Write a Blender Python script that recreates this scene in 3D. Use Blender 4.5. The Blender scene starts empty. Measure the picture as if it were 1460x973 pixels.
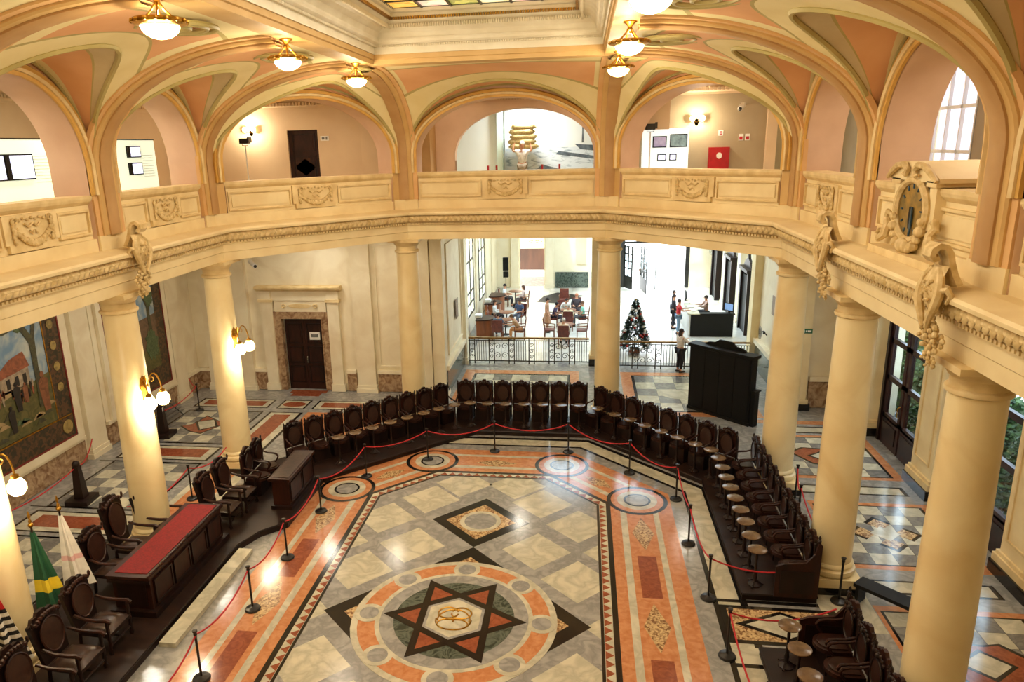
import bpy, bmesh, math, random
from mathutils import Vector, Matrix
random.seed(7)
SC = bpy.context.scene
COL = SC.collection
PI = math.pi
sin, cos, sqrt = math.sin, math.cos, math.sqrt

# ---------------------------------------------------------------- camera
W_PX, H_PX = 1460, 973
F_PX, PP = 1042.194, (678.072, 495.359)
YAW, PITCH, ROLL = 0.14911, 0.26845, -0.02781
CAM = Vector((2.3759, 0.0, 8.8))
fwd = Vector((-sin(YAW)*cos(PITCH), cos(YAW)*cos(PITCH), -sin(PITCH)))
rt0 = Vector((cos(YAW), sin(YAW), 0)); up0 = rt0.cross(fwd)
rt = cos(ROLL)*rt0 + sin(ROLL)*up0; up = -sin(ROLL)*rt0 + cos(ROLL)*up0
cd = bpy.data.cameras.new('camera'); cam = bpy.data.objects.new('camera', cd); COL.objects.link(cam)
m = Matrix((rt, up, -fwd)).transposed().to_4x4(); m.translation = CAM; cam.matrix_world = m
cd.sensor_width = 36; cd.lens = F_PX*36/W_PX
cd.shift_x = (W_PX/2-PP[0])/W_PX; cd.shift_y = (PP[1]-H_PX/2)/W_PX
cd.clip_start = .05; cd.clip_end = 200
SC.camera = cam

# ---------------------------------------------------------------- world, sun, exposure
w = bpy.data.worlds.new('world'); SC.world = w; w.use_nodes = True
bg = w.node_tree.nodes['Background']
bg.inputs[0].default_value = (0.86, 0.93, 1.0, 1); bg.inputs[1].default_value = 11.0
sd = bpy.data.lights.new('sun', 'SUN'); sun = bpy.data.objects.new('sun', sd); COL.objects.link(sun)
sd.energy = 6; sd.angle = .05; sd.color = (1, .95, .86)
sun.rotation_euler = (math.radians(34), math.radians(8), math.radians(-28))
SC.view_settings.view_transform = 'Standard'; SC.view_settings.look = 'None'
SC.view_settings.gamma = 1; SC.view_settings.use_curve_mapping = False
SC.view_settings.exposure = -0.1
PENDANT_W, SCONCE_W, WALLAMP_W, SKY_E = 172, 110, 100, 6.0
def area(name, loc, target, sx, sy, watt, col=(1, 1, 1)):
    d = bpy.data.lights.new(name, 'AREA'); d.shape = 'RECTANGLE'; d.size = sx; d.size_y = sy; d.energy = watt; d.color = col
    o = bpy.data.objects.new(name, d); COL.objects.link(o); o.location = loc
    o.rotation_euler = (Vector(target)-Vector(loc)).to_track_quat('-Z', 'Y').to_euler(); return o
# lamp hung under the panes, standing in for daylight through the skylight
area('skylight_daylight', (0, 10.5, 11.6), (0, 10.5, 0), 3.6, 14, 480, (1, .93, .80))
SC.cycles.max_bounces = 8; SC.cycles.diffuse_bounces = 4; SC.cycles.glossy_bounces = 3; SC.cycles.transmission_bounces = 4
SC.cycles.sample_clamp_indirect = 4; SC.cycles.caustics_reflective = False; SC.cycles.caustics_refractive = False

# ---------------------------------------------------------------- materials
def lin(c):
    return tuple((x/255/12.92 if x/255 <= .04045 else ((x/255+.055)/1.055)**2.4) for x in c)
MATS = {}
def mat(name, c1, c2=None, scale=6, rough=.5, bump=0, metal=0, kind='noise', detail=4, dist=0, emit=None, es=0, stretch=None, lo=.35, hi=.65, spec=.5, coat=0):
    m = bpy.data.materials.new(name); MATS[name] = m; m.use_nodes = True
    nt = m.node_tree; N = nt.nodes; L = nt.links; b = N['Principled BSDF']
    b.inputs['Roughness'].default_value = rough; b.inputs['Metallic'].default_value = metal
    b.inputs['Specular IOR Level'].default_value = spec; b.inputs['Coat Weight'].default_value = coat; b.inputs['Coat Roughness'].default_value = .12
    c1 = lin(c1)+(1,); c2 = lin(c2)+(1,) if c2 else tuple(x*.85 for x in c1[:3])+(1,)
    g = N.new('ShaderNodeNewGeometry'); vec = g.outputs['Position']
    if stretch:
        mp = N.new('ShaderNodeMapping'); mp.inputs['Scale'].default_value = stretch; L.new(vec, mp.inputs['Vector']); vec = mp.outputs[0]
    if kind == 'voronoi':
        t = N.new('ShaderNodeTexVoronoi'); t.inputs['Scale'].default_value = scale; out = t.outputs['Color']
        bw = N.new('ShaderNodeRGBToBW'); L.new(out, bw.inputs[0]); out = bw.outputs[0]
    else:
        t = N.new('ShaderNodeTexNoise'); t.inputs['Scale'].default_value = scale; t.inputs['Detail'].default_value = detail
        t.inputs['Distortion'].default_value = dist; out = t.outputs['Fac']
    L.new(vec, t.inputs['Vector'])
    if kind == 'marble':       # thin veins where the noise crosses its middle value
        mm = N.new('ShaderNodeMath'); mm.operation = 'SUBTRACT'; mm.inputs[1].default_value = .5; L.new(out, mm.inputs[0])
        ab = N.new('ShaderNodeMath'); ab.operation = 'ABSOLUTE'; L.new(mm.outputs[0], ab.inputs[0]); out = ab.outputs[0]; lo, hi = 0, .13
    r = N.new('ShaderNodeValToRGB'); e = r.color_ramp.elements
    e[0].position = lo; e[1].position = hi; e[0].color = c2; e[1].color = c1
    L.new(out, r.inputs[0]); L.new(r.outputs[0], b.inputs['Base Color'])
    if bump:
        bp = N.new('ShaderNodeBump'); bp.inputs['Strength'].default_value = bump; bp.inputs['Distance'].default_value = .02
        L.new(t.outputs['Fac'] if kind != 'voronoi' else t.outputs['Distance'], bp.inputs['Height']); L.new(bp.outputs[0], b.inputs['Normal'])
    if emit:
        b.inputs['Emission Color'].default_value = lin(emit)+(1,); b.inputs['Emission Strength'].default_value = es
    return m
def glass(name, col=(235, 245, 250), alpha=.25, rough=.02):
    m = bpy.data.materials.new(name); MATS[name] = m; m.use_nodes = True
    nt = m.node_tree; N = nt.nodes; L = nt.links; N.remove(N['Principled BSDF'])
    t = N.new('ShaderNodeBsdfTransparent'); t.inputs[0].default_value = lin(col)+(1,)
    g = N.new('ShaderNodeBsdfGlossy'); g.inputs['Roughness'].default_value = rough
    x = N.new('ShaderNodeMixShader'); x.inputs[0].default_value = alpha*.3
    L.new(t.outputs[0], x.inputs[1]); L.new(g.outputs[0], x.inputs[2]); L.new(x.outputs[0], N['Material Output'].inputs[0])
    return m

CREAM = mat('cream_plaster', (240, 222, 176), (228, 206, 156), 1.5, .6, .05)
COFFER = mat('ivory_coffer_paint', (238, 230, 206), (226, 216, 188), 2, .55, .04)
CREAM2 = mat('cream_moulding', (236, 214, 164), (216, 190, 136), 3, .55, .06)
CARVE = mat('carved_stucco', (226, 202, 150), (196, 168, 112), 9, .6, .15)
WALLW = mat('scagliola_wall', (238, 228, 200), (224, 210, 178), .9, .45, .03, dist=1.2)
COLM = mat('polished_column', (242, 224, 176), (230, 206, 152), 1.1, .32, 0, dist=.8)
TAN = mat('tan_rib_paint', (210, 174, 114), (200, 162, 100), 2, .6)
TAN2 = mat('brown_rib_paint', (190, 152, 102), (178, 138, 88), 2, .6)
OCHRE = mat('ochre_moulding', (222, 178, 96), (204, 158, 76), 2, .6)
PINK = mat('salmon_vault_paint', (226, 174, 126), (218, 162, 114), 1.2, .65)
GREYB = mat('grey_beige_band_paint', (206, 190, 152), (196, 178, 138), 1.6, .65)
PALE = mat('pale_yellow_paint', (234, 220, 170), (226, 210, 154), 1.4, .65)
GREEN = mat('olive_moulding_paint', (186, 172, 112), (170, 156, 98), 2, .6)
MAUVE = mat('mauve_soffit_paint', (218, 186, 160), (206, 172, 146), 1.2, .65)
GALW = mat('beige_gallery_wall', (222, 198, 164), (212, 186, 152), .8, .7)
GALG = mat('grey_gallery_wall', (168, 152, 124), (156, 140, 112), .8, .7)
DWOOD = mat('dark_carved_wood', (36, 17, 12), (20, 9, 7), 7, .42, .08, stretch=(1, 1, .2), spec=.35)
DWOOD2 = mat('dark_panel_wood', (54, 25, 16), (33, 15, 10), 8, .42, .05, stretch=(1, 1, .25), spec=.3)
DAIS = mat('worn_dais_wood', (42, 25, 18), (27, 15, 11), 5, .45, .05, stretch=(.3, 1.2, 1), spec=.3)
TTOP = mat('table_top_wood', (112, 88, 62), (88, 66, 46), 9, .22)
LEATHER = mat('dark_leather', (62, 42, 32), (40, 26, 20), 14, .32, .1)
LEATHER2 = mat('oxblood_leather', (54, 31, 23), (40, 22, 17), 12, .3, .08)
BLACKM = mat('black_metal', (26, 23, 22), (16, 14, 14), 12, .35)
GOLD = mat('gilt_brass', (206, 160, 70), (160, 116, 42), 16, .28, 0, 1)
REDROPE = mat('red_velvet', (190, 24, 30), (150, 14, 20), 40, .7, .2)
REDFELT = mat('red_felt', (128, 13, 17), (98, 8, 11), 30, .85, .1)
GREYM = mat('grey_marble', (160, 158, 152), (134, 133, 130), 3.0, .16, 0, kind='marble', dist=.6, detail=7)
GREYD = mat('grey_marble_dark', (132, 130, 124), (106, 105, 102), 3.0, .16, 0, kind='marble', dist=.6, detail=7)
WHITEM = mat('cream_marble', (206, 200, 176), (178, 173, 152), 2.0, .15, 0, kind='marble', dist=.5, detail=7)
ORANGEM = mat('orange_marble', (202, 142, 98), (182, 116, 74), 7, .15, 0, dist=.6, detail=6)
REDM = mat('red_marble', (152, 84, 56), (128, 64, 42), 6, .15, 0, dist=1.8, detail=6)
BLACKMB = mat('black_marble', (30, 27, 25), (18, 16, 16), 3, .14)
GREENM = mat('dark_green_marble', (46, 56, 48), (92, 102, 92), 3, .15, 0, kind='marble', dist=2, detail=7)
BRECCIA = mat('speckled_breccia', (206, 176, 128), (120, 84, 54), 26, .18, 0, kind='voronoi', lo=.2, hi=.75)
BROWNM = mat('brown_dado_marble', (186, 158, 124), (128, 96, 70), 3.2, .22, 0, dist=2, detail=8)
BLACKW = mat('black_lacquer', (13, 12, 11), (7, 7, 7), 6, .55, spec=.25)
BLACKIRON = mat('painted_iron', (40, 38, 34), (24, 22, 20), 10, .4)
GLASS = glass('clear_glass')
RIBE = mat('rib_edge_paint', (222, 180, 126), (214, 168, 112), 2, .6)
WHITEP = mat('white_paint', (240, 238, 232), (228, 226, 220), 2, .5)

# ---------------------------------------------------------------- mesh helpers
class MB:
    def __init__(s): s.v = []; s.f = []; s.xf = None
    def add(s, vs, fs):
        o = len(s.v)
        s.v += [tuple(s.xf @ Vector(v)) for v in vs] if s.xf is not None else [tuple(v) for v in vs]
        s.f += [tuple(i+o for i in f) for f in fs]; return s
    def box(s, c, d, rz=0):
        x, y, z = d[0]/2, d[1]/2, d[2]/2; ca, sa = cos(rz), sin(rz)
        vs = [(c[0]+a*x*ca-b*y*sa, c[1]+a*x*sa+b*y*ca, c[2]+e*z) for a, b, e in ((-1,-1,-1),(1,-1,-1),(1,1,-1),(-1,1,-1),(-1,-1,1),(1,-1,1),(1,1,1),(-1,1,1))]
        return s.add(vs, [(3,2,1,0),(4,5,6,7),(0,1,5,4),(1,2,6,5),(2,3,7,6),(3,0,4,7)])
    def b2(s, x0, x1, y0, y1, z0, z1): return s.box(((x0+x1)/2,(y0+y1)/2,(z0+z1)/2),(abs(x1-x0),abs(y1-y0),abs(z1-z0)))
    def prism(s, poly, z0, z1):
        a = sum(poly[i][0]*poly[(i+1)%len(poly)][1]-poly[(i+1)%len(poly)][0]*poly[i][1] for i in range(len(poly)))
        if a < 0: poly = poly[::-1]
        n = len(poly); vs = [(p[0],p[1],z0) for p in poly]+[(p[0],p[1],z1) for p in poly]
        return s.add(vs, [tuple(range(n-1,-1,-1)), tuple(range(n,2*n))]+[(i,(i+1)%n,n+(i+1)%n,n+i) for i in range(n)])
    def vprism(s, poly, depth, org=(0,0,0), ux=(1,0,0), uy=(0,0,1)):   # outline in the plane ux,uy, thickened along its normal
        ux, uy, o = Vector(ux), Vector(uy), Vector(org); nn = ux.cross(uy)*depth; n = len(poly)
        a = sum(poly[i][0]*poly[(i+1)%n][1]-poly[(i+1)%n][0]*poly[i][1] for i in range(n))
        if (a < 0) != (depth < 0): poly = poly[::-1]
        P = [o+ux*p[0]+uy*p[1] for p in poly]; Q = [p+nn for p in P]
        return s.add([tuple(p) for p in P+Q], [tuple(range(n-1,-1,-1)), tuple(range(n,2*n))]+[(i,(i+1)%n,n+(i+1)%n,n+i) for i in range(n)])
    def lathe(s, prof, n=16, c=(0,0,0), sq=1):
        vs = []; m = len(prof)
        for r, z in prof:
            for k in range(n): a = 2*PI*k/n; vs.append((c[0]+r*cos(a), c[1]+r*sin(a)*sq, c[2]+z))
        fs = [(j*n+k, j*n+(k+1)%n, (j+1)*n+(k+1)%n, (j+1)*n+k) for j in range(m-1) for k in range(n)]
        fs += [tuple(range(n-1,-1,-1)), tuple((m-1)*n+k for k in range(n))]
        return s.add(vs, fs)
    def tube(s, pts, r, n=6, closed=False):
        P = [Vector(p) for p in pts]; m = len(P); R = r if isinstance(r, (list, tuple)) else [r]*m; vs = []
        up = Vector((0,0,1)); prev = None
        for i in range(m):
            t = (P[(i+1)%m]-P[i-1]) if closed else (P[min(i+1,m-1)]-P[max(i-1,0)])
            t.normalize()
            if prev is None:
                a = t.cross(up)
                if a.length < .05: a = t.cross(Vector((1,0,0)))
            else: a = prev-t*prev.dot(t)
            a.normalize(); prev = a; b = t.cross(a)
            for k in range(n): q = 2*PI*k/n; vs.append(tuple(P[i]+(a*cos(q)+b*sin(q))*R[i]))
        fs = [(j*n+k, j*n+(k+1)%n, ((j+1)%m)*n+(k+1)%n, ((j+1)%m)*n+k) for j in range(m if closed else m-1) for k in range(n)]
        if not closed: fs += [tuple(range(n-1,-1,-1)), tuple((m-1)*n+k for k in range(n))]
        return s.add(vs, fs)
    def strip(s, rows, close=False):           # rows of equal length joined by quads
        n = len(rows[0]); vs = [p for r in rows for p in r]; m = len(rows)
        return s.add(vs, [(j*n+k, j*n+k+1, ((j+1)%m)*n+k+1, ((j+1)%m)*n+k) for j in range(m if close else m-1) for k in range(n-1)])
    def sweep(s, prof, path, caps=True):       # closed profile (d,z); path of (point xy, inward normal scaled for mitre)
        rows = []; n = len(prof)
        for (x, y), (nx, ny) in path: rows.append([(x+nx*d, y+ny*d, z) for d, z in prof])
        vs = [p for r in rows for p in r]; fs = [(j*n+k, j*n+(k+1)%n, (j+1)*n+(k+1)%n, (j+1)*n+k) for j in range(len(path)-1) for k in range(n)]
        if caps: fs += [tuple(range(n)), tuple((len(path)-1)*n+k for k in range(n-1,-1,-1))]
        return s.add(vs, fs)
    def ball(s, c, r, n=10, m=6, sc=(1,1,1)):
        vs = [(c[0], c[1], c[2]-r*sc[2])]
        for j in range(1, m):
            a = -PI/2+PI*j/m
            for k in range(n): b = 2*PI*k/n; vs.append((c[0]+r*sc[0]*cos(a)*cos(b), c[1]+r*sc[1]*cos(a)*sin(b), c[2]+r*sc[2]*sin(a)))
        vs.append((c[0], c[1], c[2]+r*sc[2])); T = len(vs)-1
        fs = [(0, 1+(k+1)%n, 1+k) for k in range(n)]+[(T, 1+(m-2)*n+k, 1+(m-2)*n+(k+1)%n) for k in range(n)]
        fs += [(1+j*n+k, 1+j*n+(k+1)%n, 1+(j+1)*n+(k+1)%n, 1+(j+1)*n+k) for j in range(m-2) for k in range(n)]
        return s.add(vs, fs)
def mesh(mb, m, name='mesh', smooth=True, ang=38):
    me = bpy.data.meshes.new(name); me.from_pydata(mb.v, [], mb.f); me.update()
    if m: me.materials.append(m)
    if smooth: me.shade_smooth(); me.set_sharp_from_angle(angle=math.radians(ang))
    return me
def obj(name, mb, m, parent=None, kind=None, label=None, smooth=True, fix=False):
    if fix:
        me = mesh(mb, m, name, False); bm = bmesh.new(); bm.from_mesh(me); bmesh.ops.recalc_face_normals(bm, faces=bm.faces); bm.to_mesh(me); bm.free()
        if smooth: me.shade_smooth(); me.set_sharp_from_angle(angle=math.radians(38))
    else: me = mb if isinstance(mb, bpy.types.Mesh) else mesh(mb, m, name, smooth)
    o = bpy.data.objects.new(name, me); COL.objects.link(o)
    if parent: o.parent = parent
    if kind: o['kind'] = kind
    if label: o['label'] = label
    return o
def tag(o, label, cat, group=None):
    o['label'] = label; o['category'] = cat
    if group: o['group'] = group
    return o
def thing(name, label, cat, loc=(0,0,0), rz=0, group=None):
    o = bpy.data.objects.new(name, None); COL.objects.link(o); o.location = loc; o.rotation_euler = (0,0,rz); o.empty_display_size = .1
    return tag(o, label, cat, group)
def struct(name, label=None):
    o = bpy.data.objects.new(name, None); COL.objects.link(o); o['kind'] = 'structure'; o.empty_display_size = .1
    if label: o['label'] = label
    return o
def copy_tree(o, parent=None):
    kids = list(o.children)
    c = o.copy(); COL.objects.link(c)
    if parent: c.parent = parent
    for k in kids: copy_tree(k, c)
    return c
def inst(proto, loc, rz, label, group=None, first=[]):
    if proto.name in first: o = copy_tree(proto)
    else: o = proto; first.append(proto.name)
    o.location = loc; o.rotation_euler = (0,0,rz); o['label'] = label
    if group: o['group'] = group
    return o
ORD = ['first','second','third','fourth','fifth','sixth','seventh','eighth','ninth','tenth','eleventh','twelfth','thirteenth','fourteenth','fifteenth']

# ---------------------------------------------------------------- plan of the hall (metres)
A1, Y1, B1, Y2, BAY = 3.2, 22.88, 7.42, 18.39, 4.35
COLS = [(-B1, Y2-3*BAY), (-B1, Y2-2*BAY), (-B1, Y2-BAY), (-B1, Y2), (-A1, Y1), (A1, Y1), (B1, Y2), (B1, Y2-BAY), (B1, Y2-2*BAY), (B1, Y2-3*BAY)]
CP = [Vector(c) for c in COLS]
def inward(a, b):  # unit normal to the hall side of the run a->b (runs go clockwise seen from above, hall on the right)
    d = (b-a).normalized(); return Vector((d.y, -d.x))
NRM = [inward(CP[i], CP[i+1]) for i in range(9)]
MIT = []
for i in range(10):
    if i == 0: n = NRM[0]
    elif i == 9: n = NRM[8]
    else:
        n = (NRM[i-1]+NRM[i]).normalized(); n = n/n.dot(NRM[i])
    MIT.append(n)
PATH = [((CP[i].x, CP[i].y), (MIT[i].x, MIT[i].y)) for i in range(10)]

# ---------------------------------------------------------------- floor and its inlays
FLOOR = obj('floor', MB().b2(-13, 13.2, -1, 50, -.3, 0), GREYM, kind='structure', smooth=False)
def slab(name, poly, m, lev=1, z=0): return obj(name, MB().prism(poly, z-.02, z+.0022*lev), m, FLOOR, smooth=False)
def rect(x0, x1, y0, y1): return [(x0,y0),(x1,y0),(x1,y1),(x0,y1)]
def frame_in(name, x0, x1, y0, y1, t, m, lev):
    for r in (rect(x0,x1,y0,y0+t), rect(x0,x1,y1-t,y1), rect(x0,x0+t,y0+t,y1-t), rect(x1-t,x1,y0+t,y1-t)): slab(name, r, m, lev)
def ngon(c, r, n=28, a0=0): return [(c[0]+r*cos(a0+2*PI*k/n), c[1]+r*sin(a0+2*PI*k/n)) for k in range(n)]
FX, FD, FY, FN = 2.80, 19.72, 18.27, 5.0      # inner field: side x, diagonal x+y, far y, near end
R2 = sqrt(2)
def ring_pts(o):
    x, d, y = FX+o, FD+o*R2, FY+o
    return [(-x, FN), (-x, d-x), (-(d-y), y), (d-y, y), (x, d-x), (x, FN)]
def band(name, o0, o1, m, lev):
    a, b = ring_pts(o0), ring_pts(o1)
    for i in range(5): slab(name, [a[i], a[i+1], b[i+1], b[i]], m, lev)
band('black_line', 0, .06, BLACKMB, 2)
band('white_strip', .06, .23, WHITEM, 1)
band('black_line', .23, .34, BLACKMB, 2)
band('orange_strip', .34, .57, ORANGEM, 1)
band('white_line', .57, .72, WHITEM, 2)
band('orange_strip', .72, 1.36, ORANGEM, 1)
band('white_line', 1.36, 1.49, WHITEM, 2)
band('orange_strip', 1.49, 1.84, ORANGEM, 1)
a, b = ring_pts(.07), ring_pts(.22)
tri_me = {}
for i in range(5):      # saw-tooth of brown triangles
    p0, p1, q0, q1 = Vector(a[i]), Vector(a[i+1]), Vector(b[i]), Vector(b[i+1])
    if i in (0, 4):
        y0 = 8.6
        if i == 0: p0.y = q0.y = y0
        else: p1.y = q1.y = y0
    L = (p1-p0).length; n = max(3, round(L/.235)); u = (p1-p0)/L; nn = (q0-p0-u*(q0-p0).dot(u)).normalized()
    for k in range(n):
        c = p0+u*(L*(k+.5)/n)
        key = i
        if key not in tri_me:
            h = L/n/2*.96
            tri_me[key] = mesh(MB().prism([tuple(-u*h), tuple(u*h), tuple(nn*.15)], -.02, .005), REDM, 'triangle', False)
        o = obj('triangle_tile', tri_me[key], None, FLOOR); o.location = (c.x, c.y, 0)
# cream squares set diagonally in the grey field
def diamond(c, r): return [(c[0],c[1]-r),(c[0]+r,c[1]),(c[0],c[1]+r),(c[0]-r,c[1])]
def clip_field(poly):
    def cl(P, nx, ny, d):
        out = []
        for i in range(len(P)):
            p, q = P[i], P[(i+1)%len(P)]; sp, sq = d-nx*p[0]-ny*p[1], d-nx*q[0]-ny*q[1]
            if sp >= 0: out.append(p)
            if sp*sq < 0: t = sp/(sp-sq); out.append((p[0]+t*(q[0]-p[0]), p[1]+t*(q[1]-p[1])))
        return out
    for nx, ny, d in ((1,0,FX),(-1,0,FX),(0,1,FY),(1,1,FD),(-1,1,FD)):
        poly = cl(poly, nx, ny, d)
        if len(poly) < 3: return None
    return poly
slab('grey_field', ring_pts(0), GREYM, .5)
SQ = .77
for c in [(-.72,17.83),(.72,17.83),(-1.44,16.88),(1.44,16.88),(-2.36,15.82),(2.36,15.82),(-1.43,14.62),(1.43,14.62),(-2.36,13.52),(2.36,13.52),
          (-2.36,10.5),(2.36,10.5),(-1.43,9.4),(1.43,9.4),(-2.36,8.25),(2.36,8.25)]:
    p = clip_field(diamond(c, SQ))
    if p: slab('cream_square', p, WHITEM, 1)
for c in [(-2.8,14.65),(2.8,14.65),(-2.8,12.0),(2.8,12.0)]:
    p = clip_field(diamond(c, .33 if c[1] > 13 else .3))
    if p: slab('cream_square', p, WHITEM, 1)
for cy in (15.83, 8.2):
    slab('black_square', diamond((0,cy), 1.19), BLACKMB, 1.5); slab('breccia_square', diamond((0,cy), .85), BRECCIA, 2.2)
    slab('white_disc', ngon((0,cy), .5), WHITEM, 3); slab('grey_disc', ngon((0,cy), .39), GREYM, 4)
SY = 12.02
slab('black_square', diamond((0,SY), 2.62), BLACKMB, 1.2); slab('breccia_square', diamond((0,SY), 2.2), BRECCIA, 2)
for r, m, l in ((1.99,WHITEM,3),(1.86,ORANGEM,4),(1.53,WHITEM,5),(1.44,GREYM,6),(1.17,GREENM,7)): slab('ring_slab', ngon((0,SY), r, 48), m, l)
for k in range(8):
    a = PI/4*k; c = (1.69*cos(a), SY+1.69*sin(a)); slab('white_disc', ngon(c, .285, 24), WHITEM, 5.5); slab('grey_disc', ngon(c, .19, 20), GREYM, 6.5)
RS = 1.36
for k in range(6):      # points of the six-pointed star
    a = PI/3*k
    for a0 in (a,):
        tip = (RS*cos(a), SY+RS*sin(a)); ri = RS/sqrt(3)
        l, r = (ri*cos(a-PI/6), SY+ri*sin(a-PI/6)), (ri*cos(a+PI/6), SY+ri*sin(a+PI/6))
        slab('red_triangle', [tip, l, r], REDM, 8)
for t in (0, 1):        # the two black triangle outlines
    T = [(RS*1.03*cos(PI/3*t+2*PI/3*j), SY+RS*1.03*sin(PI/3*t+2*PI/3*j)) for j in range(3)]
    Q = [(RS*.83*cos(PI/3*t+2*PI/3*j), SY+RS*.83*sin(PI/3*t+2*PI/3*j)) for j in range(3)]
    for j in range(3): slab('black_star_bar', [T[j], T[(j+1)%3], Q[(j+1)%3], Q[j]], BLACKMB, 9+t*.3)
slab('grey_hexagon', ngon((0,SY), .73, 6, PI/6), GREYM, 8.5); slab('white_hexagon', ngon((0,SY), .585, 6, PI/6), WHITEM, 9.5)
mono = MB()             # gilt monogram of interlaced letters
def flat_arc(cx, cy, r, a0, a1, n=20, sx=1): return [(cx+r*sx*cos(a0+(a1-a0)*k/n), cy+r*sin(a0+(a1-a0)*k/n), .0225) for k in range(n+1)]
for p in (flat_arc(-.13,SY+.14,.17,.1*PI,1.95*PI,sx=1.15), flat_arc(.13,SY+.14,.17,.9*PI,-.95*PI,sx=1.15), flat_arc(0,SY-.06,.31,-.05*PI,1.05*PI), flat_arc(0,SY-.2,.17,.0*PI,2*PI,sx=1.75), flat_arc(0,SY-.06,.34,1.0*PI,1.25*PI,n=6), flat_arc(0,SY-.06,.34,1.75*PI,2.0*PI,n=6), [(0,SY+.03,.0225),(0,SY-.05,.0225),(0,SY-.13,.0225)], [(-.16,SY-.06,.0225),(0,SY-.06,.0225),(.16,SY-.06,.0225)]): mono.tube(p, .019, 5)
obj('gilt_monogram', mono, GOLD, FLOOR)
# roundels at the angles of the border
oc = .95
for sx in (-1, 1):
    for c in ((1.867, 19.22), (3.82, 17.26)):
        c = (c[0]*sx, c[1])
        for r, m, l in ((.76,BLACKMB,3),(.66,ORANGEM,4),(.5,WHITEM,4.5),(.34,BLACKMB,5),(.285,GREYM,6)): slab('roundel', ngon(c, r, 32), m, l)
# breccia lozenges and red panels in the border
def lozenge(c, u, L, Wd): v = (-u[1], u[0]); return [(c[0]-u[0]*L,c[1]-u[1]*L),(c[0]+v[0]*Wd,c[1]+v[1]*Wd),(c[0]+u[0]*L,c[1]+u[1]*L),(c[0]-v[0]*Wd,c[1]-v[1]*Wd)]
def panel(c, u, L, Wd): v = (-u[1], u[0]); return [(c[0]+s*u[0]*L+t*v[0]*Wd, c[1]+s*u[1]*L+t*v[1]*Wd) for s, t in ((-1,-1),(1,-1),(1,1),(-1,1))]
for sx in (-1, 1):
    for y in (15.62, 12.15, 8.75): slab('breccia_lozenge', lozenge((sx*3.85, y), (0,1), .74, .25), BRECCIA, 2)
    for y in (13.85, 10.45): slab('red_panel', panel((sx*3.85, y), (0,1), .78, .2), REDM, 2)
    slab('breccia_lozenge', lozenge((sx*2.86, 18.24), (.7071*sx,-.7071), .5, .22), BRECCIA, 2)
slab('breccia_lozenge', lozenge((0, 19.22), (1,0), .6, .22), BRECCIA, 2)
# cream and black margin on the right and far sides
def rband(name, o0, o1, m, lev):
    a, b = ring_pts(o0), ring_pts(o1)
    for i in (2, 3, 4): slab(name, [a[i], a[i+1], b[i+1], b[i]], m, lev)
rband('grey_strip', 1.84, 2.2, GREYM, .6); rband('black_line', 2.2, 2.3, BLACKMB, 1); rband('cream_strip', 2.3, 2.72, WHITEM, .8); rband('black_line', 2.72, 2.86, BLACKMB, 1)
slab('black_line', rect(5.0,7.0,13.1,13.2), BLACKMB, 2)
# breccia rectangle with a white lozenge in the gap of the right seats
slab('black_frame', rect(5.1,7.25,11.85,13.0), BLACKMB, 2.2); slab('breccia_field', rect(5.22,7.1,11.95,12.9), BRECCIA, 3)
slab('black_lozenge', [(5.3,12.42),(6.2,11.98),(7.05,12.42),(6.2,12.87)], BLACKMB, 4); slab('white_lozenge', [(5.5,12.42),(6.2,12.07),(6.85,12.42),(6.2,12.78)], WHITEM, 5)
slab('cream_slab', rect(5.1,5.6,10.9,11.75), WHITEM, 1.5); slab('black_line', rect(5.1,5.7,11.2,11.3), BLACKMB, 2.5)
slab('cream_slab', rect(7.0,8.0,12.4,14.6), WHITEM, .9)
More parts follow.
